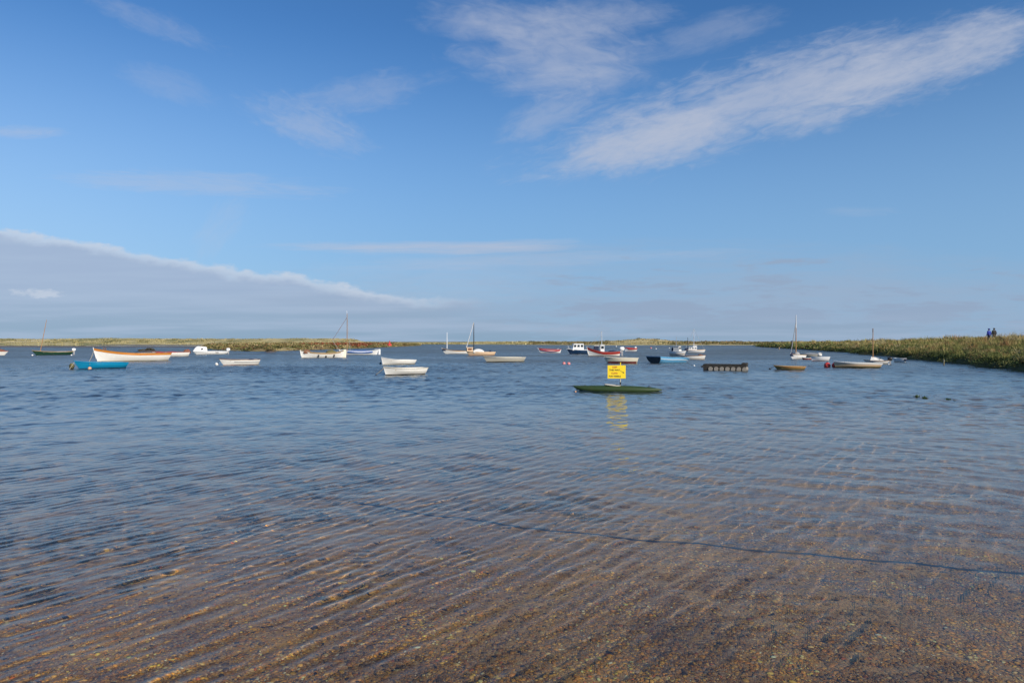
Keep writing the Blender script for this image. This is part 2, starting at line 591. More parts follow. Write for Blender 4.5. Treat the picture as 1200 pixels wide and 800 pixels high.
def land(name, pts, step, hfun, m, kind='structure', low=-0.5, shelf=1.0):
    """terrain over a plan outline: rises out of the water along the outline"""
    p = np.array(pts, float)
    x0, y0, x1, y1 = p[:, 0].min() - shelf * 2, p[:, 1].min() - shelf * 2, p[:, 0].max() + shelf * 2, p[:, 1].max() + shelf * 2
    nx, ny = int((x1 - x0) / step[0]) + 2, int((y1 - y0) / step[1]) + 2
    X, Y = np.meshgrid(np.linspace(x0, x1, nx), np.linspace(y0, y1, ny))
    sd = poly_sd(X, Y, pts) + fnoise(X, Y, 14 * shelf, 77, 3) * shelf * 0.6
    Z = np.where(sd > 0, hfun(X, Y, sd), low * np.clip(-sd / shelf, 0, 1))
    F = grid_faces(ny, nx)
    keep = (sd.ravel()[F] > -shelf).any(1)
    F = F[keep]
    used = np.unique(F)
    remap = np.full(nx * ny, -1)
    remap[used] = np.arange(len(used))
    V = np.stack((X, Y, Z), -1).reshape(-1, 3)[used]
    o = raw_mesh(name, V, remap[F].ravel(), np.full(len(F), 4), m, smooth=True)
    tag(o, kind=kind)
    return o


# far shore: one long low strip of dunes across the whole view
SKY_PX = np.array([-900, -300, 0, 60, 100, 150, 200, 300, 345, 365, 412, 424, 480, 520, 560, 620, 640, 700, 720, 735, 752, 768, 790, 850, 900, 1000, 1300, 2200], float)
SKY_PY = np.array([397.6, 397.6, 397.6, 397.9, 397.0, 397.2, 397.6, 397.8, 397.2, 397.4, 397.7, 401.0, 402.2, 402.2, 401.0, 400.6, 401.0, 401.0, 400.0, 398.6, 397.6, 398.2, 400.7, 400.9, 401.2, 401.3, 401.3, 401.3], float)
EDGE_PY = [(-900, 403.3), (0, 403.2), (240, 403.3), (420, 403.2), (500, 403.4), (600, 403.7), (700, 404.4), (880, 404.3), (1000, 404.0), (2200, 403.6)]


def far_h(X, Y, sd):
    px = 600 + X / Y * FOC
    top = np.interp(px, SKY_PX, SKY_PY)
    Yr = np.interp(px, [e[0] for e in EDGE_PY], [EYE * FOC / (e[1] - 400) for e in EDGE_PY]) + 130
    zr = EYE + (400 - top) / FOC * Yr
    n = 0.45 * fnoise(X, Y, 40, 81, 4) + 0.3 * fnoise(X, Y, 11, 82, 3)
    h = np.maximum(zr + n * 0.8 * np.clip(zr / 3, 0.35, 1), 0.25)
    return h * sstep(sd, 0, 110) * (1 - 0.7 * sstep(Y, 900, 1400)) + 0.18 + 0.02 * np.minimum(sd, 10)


far_edge = []
for i in range(len(EDGE_PY) - 1):
    (a, ya), (b, yb) = EDGE_PY[i], EDGE_PY[i + 1]
    for t in np.linspace(0, 1, 8, endpoint=False):
        far_edge.append(at(a + (b - a) * t, ya + (yb - ya) * t))
far_edge.append(at(*EDGE_PY[-1]))
far_poly = far_edge + [(far_edge[-1][0] * 2.4, 2200), (far_edge[0][0] * 2.4, 2200)]
land('far_dunes', far_poly, (9, 7), far_h, M_DUNE, shelf=6)


def pxpoly(lst):
    return [at(x, y) for x, y in lst]


# mud flats that break the water on the left
land('mudflat', pxpoly([(-60, 406.7), (60, 406.9), (140, 406.9), (245, 407.0), (252, 405.6), (150, 405.7), (60, 405.2), (-60, 405.1)]), (2.0, 1.5),
     lambda X, Y, s: 0.10 * sstep(s, 0, 6) + 0.06 * fnoise(X, Y, 9, 90, 3), M_MUD, shelf=2)
land('mudflat', pxpoly([(90, 404.4), (160, 404.8), (250, 404.6), (300, 404.2), (150, 403.9)]), (3, 4),
     lambda X, Y, s: 0.12 * sstep(s, 0, 9) + 0.05 * fnoise(X, Y, 12, 91, 3), M_MUD, shelf=2)
MARSH_POLY = pxpoly([(236, 408.2), (262, 410.4), (285, 411.3), (300, 411.6), (335, 411.0), (372, 409.8), (405, 408.7), (440, 407.3), (470, 406.0), (494, 404.7),
                     (470, 404.0), (400, 404.1), (300, 404.6), (238, 405.6)])
marsh_h = lambda X, Y, s: (0.12 + 0.62 * sstep(s, 0, 3.5) + 0.30 * sstep(s, 6, 30) + 0.16 * fnoise(X, Y, 10, 93, 3) * sstep(s, 0, 4))
land('salt_marsh', MARSH_POLY, (1.4, 1.2), marsh_h, M_MARSH, shelf=1.5)
ISLETS = [pxpoly([(160, 412.2), (170, 412.8), (184, 412.6), (188, 412.0), (178, 411.4), (165, 411.6)]),
          pxpoly([(311, 413.0), (316, 413.4), (323, 412.9), (322, 412.2), (313, 412.2)])]
for isl in ISLETS:
    land('mud_islet', isl, (0.25, 0.25), lambda X, Y, s: 0.06 + 0.25 * sstep(s, 0, 1.2) + 0.05 * fnoise(X, Y, 2, 94, 2), M_MUD, shelf=0.6)

# right bank: sea bank with salt-marsh plants
BANK_EDGE = np.array([(25, -6), (28, 10), (31, 24), (34.5, 39), (38.8, 51.6), (42.6, 62), (46.3, 73.5), (54.5, 97), (67.5, 136), (84, 200), (103, 285), (128, 330), (200, 372), (420, 400)], float)
BANK_POLY = [tuple(p) for p in BANK_EDGE] + [(520, 330), (420, 40), (300, -6)]


def bank_h(X, Y, s):
    hf = np.interp(Y, [0, 80, 105, 140, 200, 290, 400], [1.0, 1.0, 0.98, 0.85, 0.72, 0.62, 0.5])
    z = 0.10 + 0.5 * sstep(s, 0, 0.8) + 0.5 * sstep(s, 0.8, 4) + 0.55 * sstep(s, 3, 8) + 0.5 * sstep(s, 7, 10.5) - 0.7 * sstep(s, 14, 30)
    return z * hf + 0.10 * fnoise(X, Y, 4, 95, 3) * sstep(s, 0, 2)


def bank():
    # strip that follows the water's edge: fine near it, coarse inland
    pts = [Vector(p) for p in BANK_EDGE]
    dense = []
    for i in range(len(pts) - 1):
        n = max(2, int((pts[i + 1] - pts[i]).length / 1.2))
        for k in range(n):
            dense.append(pts[i].lerp(pts[i + 1], k / n))
    dense.append(pts[-1])
    for _ in range(20):
        dense = [dense[0]] + [(dense[i - 1] + dense[i] * 2 + dense[i + 1]) / 4 for i in range(1, len(dense) - 1)] + [dense[-1]]
    E = np.array([tuple(p) for p in dense])
    Tn = np.gradient(E, axis=0)
    Tn /= np.linalg.norm(Tn, axis=1)[:, None]
    N = np.stack((Tn[:, 1], -Tn[:, 0]), -1)
    q = np.array([-1.6, -0.8, -0.3, 0, 0.2, 0.5, 0.9, 1.4, 2, 2.8, 3.6, 4.6, 5.8, 7, 8.2, 9.4, 10.6, 12, 14, 17, 21, 26, 34, 46, 70, 120])
    wob = 1.5 * fnoise(E[:, 0], E[:, 1], 9, 96, 3)
    P0 = E[:, None, :] + N[:, None, :] * (q[None, :, None] - np.clip(1 - np.abs(q) / 8, 0, 1)[None, :, None] * wob[:, None, None])
    X, Y = P0[..., 0], P0[..., 1]
    Q = np.broadcast_to(q, X.shape)
    Z = np.where(Q > 0, bank_h(X, Y, Q), -0.5 * np.clip(-Q / 0.8, 0, 1))
    F = grid_faces(len(E), len(q))
    o = raw_mesh('sea_bank', np.stack((X, Y, Z), -1).reshape(-1, 3), F.ravel(), np.full(len(F), 4), M_BANK, smooth=True)
    tag(o, kind='structure')
    return E, N, wob


BE, BN, BW = bank()


def bank_point(i_f, q):
    """plan points on the bank for fractional edge index and inland distance"""
    i0 = np.clip(i_f.astype(int), 0, len(BE) - 2)
    t = (i_f - i0)[:, None]
    e = BE[i0] * (1 - t) + BE[i0 + 1] * t
    n = BN[i0] * (1 - t) + BN[i0 + 1] * t
    w = BW[i0]
    p = e + n * (q - np.clip(1 - np.abs(q) / 8, 0, 1) * w)[:, None]
    return p[:, 0], p[:, 1], bank_h(p[:, 0], p[:, 1], q)


# ------------------------------------------------------------------ plants as leaf faces
class Leaves:
    def __init__(s):
        s.v, s.c, s.n = [], [], 0

    def blades(s, X, Y, Z, h, w, lean, col):
        """one upright triangular blade per entry"""
        n = len(X)
        a = RNG.uniform(0, 2 * PI, n)
        la = RNG.uniform(0, 2 * PI, n)
        ln = np.abs(RNG.normal(0, 1, n)) * lean * h
        b = np.stack((np.cos(a) * w / 2, np.sin(a) * w / 2, np.zeros(n)), -1)
        base = np.stack((X, Y, Z), -1)
        tip = base + np.stack((np.cos(la) * ln, np.sin(la) * ln, h), -1)
        mid = base * 0.5 + tip * 0.5
        mid[:, 2] += 0.06 * h
        s.v.append(np.stack((base - b * 0.6, base + b * 0.6, mid + b, tip, mid - b), 1).reshape(-1, 3))
        s.c.append(np.repeat(col, 5, 0))
        s.n += n

    def scales(s, X, Y, Z, size, col):
        """randomly turned leaf faces (five-sided)"""
        n = len(X)
        d = RNG.normal(0, 1, (n, 3))
        d[:, 2] = np.abs(d[:, 2]) + 0.4
        d /= np.linalg.norm(d, axis=1)[:, None]
        u = np.cross(d, RNG.normal(0, 1, (n, 3)))
        u /= np.linalg.norm(u, axis=1)[:, None]
        v = np.cross(d, u)
        c = np.stack((X, Y, Z), -1)[:, None, :]
        k = np.arange(5) * 2 * PI / 5
        rr = RNG.uniform(0.6, 1.0, (n, 5))
        sz = size[:, None, None]
        s.v.append((c + u[:, None, :] * (np.cos(k)[None] * rr)[..., None] * sz + v[:, None, :] * (np.sin(k)[None] * rr * 0.6)[..., None] * sz).reshape(-1, 3))
        s.c.append(np.repeat(col, 5, 0))
        s.n += n

    def build(s, name, label, cat, m):
        o = raw_mesh(name, np.concatenate(s.v), np.arange(s.n * 5), np.full(s.n, 5), m, cols=np.concatenate(s.c))
        tag(o, label, cat, kind='stuff')
        return o


def spread(cx, cy, cz, rad, hgt, per, pal, w, size, L, jitter=0.3, contrast=0.35):
    """shrub clumps: leaves through a lumpy dome"""
    n = len(cx)
    idx = np.repeat(np.arange(n), per)
    N = len(idx)
    a = RNG.uniform(0, 2 * PI, N)
    rr = RNG.random(N) ** 0.45
    el = RNG.random(N)
    lump = 1 + jitter * np.sin(3 * a + idx * 1.7) * np.cos(2.0 * el * 3 + idx)
    X = cx[idx] + np.cos(a) * rr * rad[idx] * lump
    Y = cy[idx] + np.sin(a) * rr * rad[idx] * lump
    Z = cz[idx] + hgt[idx] * np.sqrt(np.clip(1 - rr ** 2.4, 0, 1)) * el ** 0.5 * lump
    k = RNG.choice(len(pal), n, p=np.array(w) / sum(w))
    col = np.array(pal)[k][idx] * RNG.uniform(1 - contrast, 1 + contrast, (N, 1))
    L.scales(X, Y, Z, size[idx] * RNG.uniform(0.6, 1.3, N), col)


shrub_pal = [(0.075, 0.11, 0.030), (0.13, 0.155, 0.042), (0.22, 0.215, 0.065), (0.055, 0.07, 0.028), (0.17, 0.12, 0.05)]
grass_pal = np.array([(0.46, 0.36, 0.15), (0.37, 0.29, 0.115), (0.25, 0.25, 0.075), (0.54, 0.45, 0.24), (0.32, 0.18, 0.08), (0.20, 0.21, 0.065)])


def edge_index(y):
    return np.interp(y, BE[:, 1], np.arange(len(BE)))


def plant_bank():
    LS, LG = Leaves(), Leaves()
    for y0, y1, dens, per, leaf, gper in ((22, 100, 2.1, 150, 0.058, 30), (100, 170, 1.2, 90, 0.105, 20), (170, 372, 0.55, 34, 0.26, 14)):
        i0, i1 = edge_index(y0), edge_index(y1)
        length = abs(i1 - i0) * 1.2
        # shrubs: dense at the edge, thinning up the slope
        n = int(length * 15 * dens * 0.62)
        q = np.minimum(RNG.gamma(1.4, 2.0, n), 20)
        i_f = RNG.uniform(i0, i1, n)
        x, y, z = bank_point(i_f, q)
        ok = (fnoise(x, y, 6.0, 41, 3) > (q - 5.5) * 0.13)
        q, x, y, z = q[ok], x[ok], y[ok], z[ok]
        n = len(q)
        sc = np.clip(leaf / 0.10, 1, 2.0)
        rad = RNG.uniform(0.45, 1.25, n) * sc
        hg = (RNG.uniform(0.25, 0.7, n) + 0.45 * np.clip(fnoise(x, y, 5.0, 47, 2), 0, 1) * np.clip(1.3 - q / 5, 0, 1)) * np.clip(1.15 - q / 22, 0.5, 1.1) * (0.7 + 0.3 * sc)
        tn = fnoise(x, y, 4.5, 49, 2) + 0.03 * q + RNG.normal(0, 0.15, n)
        for lo, hi, w in ((-9, -0.15, [5, 2, 0.5, 6, 1]), (-0.15, 0.25, [4, 5, 2, 2, 1]), (0.25, 9, [1, 4, 6, 0.5, 2])):
            g = (tn >= lo) & (tn < hi)
            spread(x[g], y[g], z[g] - 0.06, rad[g], hg[g], per, shrub_pal, w, np.full(int(g.sum()), leaf), LS, 0.35, 0.25)
        # grass and sea aster heads: higher up
        n = int(length * 18 * dens * 3.0)
        q = np.clip(RNG.normal(8.5, 4.4, n), 0.8, 26)
        i_f = RNG.uniform(i0, i1, n)
        x, y, z = bank_point(i_f, q)
        tone = fnoise(x, y, 5.0, 43, 3) + RNG.normal(0, 0.22, n) - 0.10 - 0.32 * np.clip((9 - q) / 7, 0, 1)
        k = np.array([5, 2, 4, 1, 0, 3])[np.clip(np.digitize(tone, [-0.55, -0.25, -0.08, 0.12, 0.5]), 0, 5)]
        ok = np.hypot(x - 62.6, (y - 87.5) * 0.5) > 2.6          # trodden ground where the two people stand
        x, y, z, k = x[ok], y[ok], z[ok], k[ok]
        n = len(x)
        idx = np.repeat(np.arange(n), gper)
        N = len(idx)
        tall = RNG.uniform(0.3, 0.7, n) * (1 + 0.9 * np.clip(fnoise(x, y, 3.0, 51, 3), 0, 1) ** 1.5)
        X = x[idx] + RNG.normal(0, 0.20, N) * sc
        Y = y[idx] + RNG.normal(0, 0.20, N) * sc
        LG.blades(X, Y, z[idx] - 0.03, tall[idx] * RNG.uniform(0.6, 1.2, N), np.full(N, leaf * 0.6), 0.4, grass_pal[k][idx] * RNG.uniform(0.78, 1.2, (N, 1)))
    LS.build('marsh_shrubs', 'dark green seablite and purslane shrubs massed along the right bank', 'shrubs', vcol('shrub_leaf', 0.75, 0.25))
    LG.build('marsh_grass', 'straw coloured rough grass covering the top of the right bank', 'grass', vcol('grass_blade', 0.8, 0.2))


plant_bank()


def plant_far():
    L = Leaves()
    # marsh island on the left
    n = 2600
    pl = np.array(MARSH_POLY)
    X = RNG.uniform(pl[:, 0].min(), pl[:, 0].max(), n * 4)
    Y = RNG.uniform(pl[:, 1].min(), pl[:, 1].max(), n * 4)
    s = poly_sd(X, Y, MARSH_POLY)
    edge = np.exp(-np.clip(s, 0, 99) / 14.0)
    ok = (s > 0.8) & (RNG.random(n * 4) < 0.15 + edge)
    X, Y, s = X[ok], Y[ok], s[ok]
    Z = marsh_h(X, Y, s)
    m = len(X)
    tone = fnoise(X, Y, 26, 99, 2)
    hg = RNG.uniform(0.2, 0.7, m) * (1 + 0.5 * tone)
    pal = [(0.085, 0.09, 0.032), (0.16, 0.155, 0.055), (0.26, 0.20, 0.08), (0.20, 0.11, 0.06), (0.38, 0.30, 0.14)]
    for lo, hi, w in ((-9, -0.2, [5, 4, 2, 2, 1]), (-0.2, 0.25, [3, 4, 3, 1, 2]), (0.25, 9, [1, 3, 3, 2, 4])):
        k = (tone >= lo) & (tone < hi)
        spread(X[k], Y[k], Z[k] - 0.1, RNG.uniform(0.7, 2.0, k.sum()), hg[k], 36, pal, w, np.full(k.sum(), 0.28), L, 0.3, 0.18)
    # russet glasswort towards its right end
    g = pxpoly([(408, 408.0), (440, 407.0), (440, 405.6), (412, 405.8)])
    gx = RNG.uniform(min(p[0] for p in g), max(p[0] for p in g), 260)
    gy = RNG.uniform(min(p[1] for p in g), max(p[1] for p in g), 260)
    gs = poly_sd(gx, gy, MARSH_POLY)
    gx, gy, gs = gx[gs > 0.5], gy[gs > 0.5], gs[gs > 0.5]
    spread(gx, gy, marsh_h(gx, gy, gs), RNG.uniform(0.8, 2.0, len(gx)), RNG.uniform(0.4, 0.9, len(gx)), 26, [(0.26, 0.075, 0.035), (0.20, 0.08, 0.04)], [1, 1], np.full(len(gx), 0.34), L)
    L.build('marsh_plants', 'olive and russet saltmarsh plants on the low island beyond the left boats', 'marsh plants', vcol('marsh_leaf', 0.8, 0.2))
    # scrub along the far dunes
    L = Leaves()
    n = 3800
    px = RNG.uniform(-160, 1360, n)
    back = RNG.uniform(6, 190, n) * RNG.random(n) ** 0.4
    Ye = np.interp(px, [e[0] for e in EDGE_PY], [EYE * FOC / (e[1] - 400) for e in EDGE_PY])
    Y = Ye + back + 4
    X = (px - 600) / FOC * Y
    s = poly_sd(X, Y, far_poly)
    ok = s > 3
    X, Y, s = X[ok], Y[ok], s[ok]
    Z = far_h(X, Y, s)
    m = len(X)
    pxs = X / Y * FOC + 600
    mound = (pxs > 715) & (pxs < 785)
    left = pxs < 620
    for sel, pal, w, h1 in ((left, [(0.20, 0.19, 0.08), (0.34, 0.29, 0.13), (0.46, 0.39, 0.19), (0.12, 0.12, 0.05)], [2, 5, 5, 1], 0.5),
                            (mound, [(0.30, 0.24, 0.11), (0.42, 0.34, 0.17), (0.14, 0.12, 0.05)], [3, 4, 1], 0.35),
                            (~left & ~mound, [(0.10, 0.10, 0.04), (0.17, 0.14, 0.06), (0.24, 0.17, 0.085), (0.34, 0.27, 0.13)], [4, 4, 3, 2], 0.7)):
        q = sel & (RNG.random(m) < (0.6 if h1 < 0.6 else 1.0))
        nq = int(q.sum())
        spread(X[q], Y[q], Z[q] - 0.15, RNG.uniform(1.5, 4.5, nq), RNG.uniform(0.2, h1, nq), 26, pal, w, np.full(nq, 0.6), L, 0.3, 0.15)
    L.build('dune_scrub', 'tufts of marram and low scrub scattered over the far dunes', 'scrub', vcol('dune_leaf', 0.85, 0.2))


plant_far()


def bush(name, label, x, y, z, rad, hg, per, pal, leaf, lump=0.3, cat='bush', group=None):
    """one plant of its own: stems and a crown of leaf faces"""
    r0 = empty(name, (x, y, z))
    tag(r0, label, cat, group)
    L = Leaves()
    c = np.zeros(7)
    k = RNG.uniform(-0.45, 0.45, (7, 2)) * rad
    spread(k[:, 0], k[:, 1], c - 0.05 * hg, np.full(7, rad * 0.62), np.full(7, hg) * RNG.uniform(0.7, 1.0, 7), per, pal, [1] * len(pal), np.full(7, leaf), L, lump)
    o = raw_mesh('crown', np.concatenate(L.v), np.arange(L.n * 5), np.full(L.n, 5), vcol('shrub_leaf', 0.75, 0.25), cols=np.concatenate(L.c))
    o.parent = r0
    st = MB()
    for i in range(5):
        st.tube([(0, 0, -0.15), (k[i, 0] * .6, k[i, 1] * .6, hg * 0.3), (k[i, 0], k[i, 1], hg * 0.65)], [leaf * .25, leaf * .18, leaf * .08], 5)
    st.build('stem', P['brown'], r0)
    return r0


DK = [(0.055, 0.050, 0.022), (0.085, 0.070, 0.030), (0.12, 0.085, 0.04)]
x, y = at(174.5, 412.3)
bush('shrub', 'dark brown shrubby clump on the mud just behind the large white and orange boat', x, y, 0.25, 1.1, 0.75, 110, DK, 0.10)
x, y = at(166, 412.1)
bush('shrub', 'low flat brown clump on the mud, left of the taller clump behind the orange boat', x, y, 0.2, 0.75, 0.32, 70, DK, 0.09)
x, y = at(317, 412.8)
bush('shrub', 'low dark clump on a tiny islet left of the double ended boat', x, y, 0.22, 0.85, 0.55, 110, DK, 0.10)
x, y = at(753.5, 403.0)
bush('bush', 'dark round bush crowning the sandy far mound', x, y + 20, zat(398.2, y + 20), 2.2, 1.9, 90, [(0.03, 0.04, 0.02), (0.045, 0.06, 0.025)], 0.35)
x, y = at(766.5, 403.0)
bush('bush', 'smaller dark bush on the right shoulder of the sandy far mound', x, y + 10, zat(399.2, y + 10), 1.7, 1.1, 80, [(0.04, 0.05, 0.02), (0.06, 0.07, 0.03)], 0.3)


# green weed breaking the surface on the right
def weed(px, wl, w, h, label):
    x, y = at(px, wl)
    r0 = empty('seaweed_tuft', (x, y, 0))
    tag(r0, label, 'seaweed', 'weed tufts breaking the surface')
    L = Leaves()
    n = 90
    a = RNG.uniform(0, 2 * PI, n)
    rr = np.sqrt(RNG.random(n)) * w
    L.blades(np.cos(a) * rr, np.sin(a) * rr * 0.7, np.full(n, -0.04), RNG.uniform(0.4, 1.0, n) * h * (1.15 - rr / w * 0.7) + 0.04, np.full(n, 0.035), 0.5,
             np.array([(0.05, 0.10, 0.02), (0.08, 0.14, 0.03), (0.035, 0.06, 0.02)])[RNG.integers(0, 3, n)])
    o = raw_mesh('frond', np.concatenate(L.v), np.arange(L.n * 5), np.full(L.n, 5), vcol('weed_frond', 0.4, 0.5), cols=np.concatenate(L.c))
    o.parent = r0
    m = MB()
    m.lathe([(0.001, 0.02), (w * 0.45, 0.0), (w * 0.5, -0.06), (w * 0.3, -0.2)], 9)
    m.build('holdfast', P['tar'], r0)


weed(1074.5, 465.5, 0.10, 0.13, 'bushiest of the green weed tufts, left one of the close pair')
weed(1083.5, 466.5, 0.085, 0.10, 'smaller dark green weed tuft, right one of the close pair')
weed(1110.5, 468.5, 0.07, 0.10, 'lone dark green weed tuft standing apart right of the close pair')
weed(1117.5, 469.0, 0.08, 0.015, 'almost submerged thin weed strand beside the lone dark tuft')


# ------------------------------------------------------------------ boats
class Hull:
    """lofted hull; local +x is the bow, z = 0 the water line"""

    def __init__(s, L, B, zs, zm, zb, double=False, tr=0.72, rake=0.11, full=0.65):
        s.L, s.B, s.zs, s.zm, s.zb = L, B, zs, zm, zb
        s.double, s.tr, s.rake, s.full = double, tr, rake, full
        s.draft = 0.10 * L ** 0.75 if L > 3 else 0.14

    def sheer(s, t):
        if t < 0.4:
            return s.zm + (s.zs - s.zm) * ((0.4 - t) / 0.4) ** 1.9
        return s.zm + (s.zb - s.zm) * ((t - 0.4) / 0.6) ** 1.9

    def half(s, t):
        tm = 0.42
        if t >= tm:
            u = (t - tm) / (1 - tm)
            return s.B / 2 * max(0.02, (1 - u ** 2.1)) ** 0.92
        u = (tm - t) / tm
        if s.double:
            return s.B / 2 * max(0.02, (1 - u ** 2.5)) ** 0.75
        return s.B / 2 * (1 - (1 - s.tr) * u ** 1.8)

    def keel(s, t):
        k = -s.draft
        if t > 0.86:
            k += (s.draft * 0.9) * ((t - 0.86) / 0.14) ** 2
        if t < 0.15 and not s.double:
            k += s.draft * 0.5 * ((0.15 - t) / 0.15)
        return k

    def pt(s, t, v, side, off=0.0):
        zk, zs = s.keel(t), s.sheer(t)
        z = zk + (zs - zk) * v
        w = min(1, max(0, (t - 0.55) / 0.45))
        if s.double:
            w = max(w, min(1, max(0, (0.40 - t) / 0.40)))
        round_ = math.sin(min(v, 1) * PI / 2) ** s.full
        vee = v ** 0.85 * (0.86 + 0.14 * v)
        y = s.half(t) * (round_ * (1 - w) + vee * w)
        x = -s.L / 2 + s.L * t
        x -= s.rake * s.L * (1 - v) * max(0, (t - 0.7) / 0.3) ** 1.5
        if s.double:
            x += s.rake * 0.7 * s.L * (1 - v) * max(0, (0.3 - t) / 0.3) ** 1.5
        else:
            x += 0.05 * s.L * (1 - v) * max(0, (0.25 - t) / 0.25)
        return (x, side * (y + off), z)

    def vz(s, t, z):
        zk, zs = s.keel(t), s.sheer(t)
        return min(1.0, max(0.02, (z - zk) / (zs - zk)))

    T = [0, .03, .08, .14, .21, .28, .35, .42, .5, .58, .66, .73, .8, .86, .91, .95, .98, 1.0]
    V = [0, .12, .25, .4, .55, .7, .85, 1.0]

    def shell(s, m, parent, floor=0.06, th=0.035, deck=None):
        b = MB()
        out, inn = [], []
        for t in s.T:
            out.append([s.pt(t, v, -1) for v in reversed(s.V)] + [s.pt(t, v, 1) for v in s.V[1:]])
            row = []
            for sd, vs in ((-1, list(reversed(s.V))), (1, s.V[1:])):
                for v in vs:
                    x, y, z = s.pt(t, v, sd)
                    y = math.copysign(max(0.0, abs(y) - th), sd)
                    if deck is not None:
                        z = max(z, s.sheer(t) - deck)
                    else:
                        z = max(z, min(floor, s.sheer(t) - 0.05))
                    row.append((min(max(x, -s.L / 2 + th * 1.2), s.L / 2 - th), y, z))
            inn.append(row)
        b.grid(out)
        b.grid([list(reversed(r)) for r in inn])
        for e in (0, -1):
            b.grid([[o[e] for o in out], [i[e] for i in inn]])
        for k in (0, -1):
            b.add(out[k], [tuple(range(len(out[k])))])
            b.add(inn[k], [tuple(range(len(inn[k])))])
        b.grid([out[0], inn[0]][:0] or [[out[0][0], out[0][-1]], [inn[0][0], inn[0][-1]]])
        b.grid([[out[-1][0], out[-1][-1]], [inn[-1][0], inn[-1][-1]]])
        return b.build('hull', m, parent, angle=40)

    def gunwale(s, m, parent, w=0.07, h=0.05, name='gunwale'):
        b = MB()
        for sd in (-1, 1):
            rows = []
            for t in s.T:
                x, y, z = s.pt(t, 1, sd)
                o, i = abs(y) + w * 0.45, max(0.002, abs(y) - w * 0.55)
                rows.append([(x, sd * o, z - h * .6), (x, sd * o, z + h * .4), (x, sd * i, z + h * .4), (x, sd * i, z - h * .6)])
            b.grid(rows, cap=True, close=True)
        if not s.double:
            x, y, z = s.pt(0, 1, 1)
            b.box((x - 0.004, 0, z - h * .1 + 0.004), (0.06, abs(y) * 2 * 0.985, h))
        return b.build(name, m, parent)

    def band(s, name, m, parent, zlo, zhi, off=0.012, t0=0.0, t1=1.0):
        """painted strake standing just proud of the planking"""
        b = MB()
        for sd in (-1, 1):
            rows = []
            for t in s.T:
                if t < t0 - 1e-6 or t > t1 + 1e-6:
                    continue
                va, vb = s.vz(t, zlo(t)), s.vz(t, zhi(t))
                vb = max(vb, va + 0.01)
                r = [s.pt(t, va, sd, -0.01), s.pt(t, va, sd, off)]
                for k in (.33, .66):
                    r.append(s.pt(t, va + (vb - va) * k, sd, off))
                r += [s.pt(t, vb, sd, off), s.pt(t, vb, sd, -0.01)]
                rows.append(r)
            b.grid(rows, cap=True, close=True)
        return b.build(name, m, parent)

    def stem(s, m, parent, w=0.07, up=0.08, stern=False):
        b = MB()
        pts = []
        for v in (0.25, 0.45, 0.65, 0.85, 1.0):
            x, y, z = s.pt(0.0 if stern else 1.0, v, 1)
            pts.append((x + (-0.015 if stern else 0.015), 0, z))
        pts.append((pts[-1][0], 0, pts[-1][2] + up))
        rows = [[(p[0] - w * .6, -w / 2, p[2]), (p[0] + w * .6, -w / 2, p[2]), (p[0] + w * .6, w / 2, p[2]), (p[0] - w * .6, w / 2, p[2])] for p in pts]
        b.grid(rows, cap=True, close=True)
        return b.build('sternpost' if stern else 'stem', m, parent)

    def thwart(s, m, parent, t, drop=0.14, w=0.22):
        z = s.sheer(t) - drop
        x, y, _ = s.pt(t, s.vz(t, z), 1)
        MB().box((x, 0, z), (w, abs(y) * 2 - 0.05, 0.035)).build('thwart', m, parent)

    def cover(s, m, parent, t0, t1, arch, name='cover', drape=0.06, ends=0.35, lift=0.02):
        """cloth stretched over the boat, higher along the middle"""
        n, k = 14, 10
        top, bot = [], []
        for i in range(n + 1):
            t = t0 + (t1 - t0) * i / n
            u = i / n
            env = min(1, (u / ends) if u < ends else ((1 - u) / ends if u > 1 - ends else 1)) ** 0.6
            x, y, z = s.pt(t, 1, 1)
            y = abs(y) + 0.02
            r, q = [], []
            for j in range(k + 1):
                c = -1 + 2 * j / k
                zz = z + lift + arch * env * (1 - abs(c) ** 1.8) * (1 + 0.10 * math.sin(i * 2.1 + j))
                if abs(c) > 0.99:
                    zz = z - drape
                r.append((x, c * y * (1.0 if abs(c) < 0.99 else 1.02), zz))
                q.append((x, c * y * 0.97, zz - 0.02 if abs(c) < .99 else z - drape + 0.004))
            top.append(r)
            bot.append(list(reversed(q)))
        rows = [a + b for a, b in zip(top, bot)]
        return MB().grid(rows, cap=True, close=True).build(name, m, parent, angle=60)


def fit(x0, x1, wl, rel, bow):
    """length, place and heading so that the hull spans the given photo columns; rel = degrees the bow swings towards the viewer"""
    cx, cy = at((x0 + x1) / 2, wl)
    az = math.atan2(cx, cy)
    base = (PI - az) if bow == 'L' else -az
    yaw = base + (math.radians(rel) if bow == 'L' else -math.radians(rel))
    L = abs(x1 - x0) / FOC * cy
    c, sn = math.cos(yaw), math.sin(yaw)
    for _ in range(6):
        p = [600 + FOC * (cx + k * L / 2 * c) / (cy + k * L / 2 * sn) for k in (-1, 1)]
        L *= abs(x1 - x0) / abs(p[1] - p[0])
        cx += ((x0 + x1) / 2 - (p[0] + p[1]) / 2) / FOC * cy
    return cx, cy, yaw, L


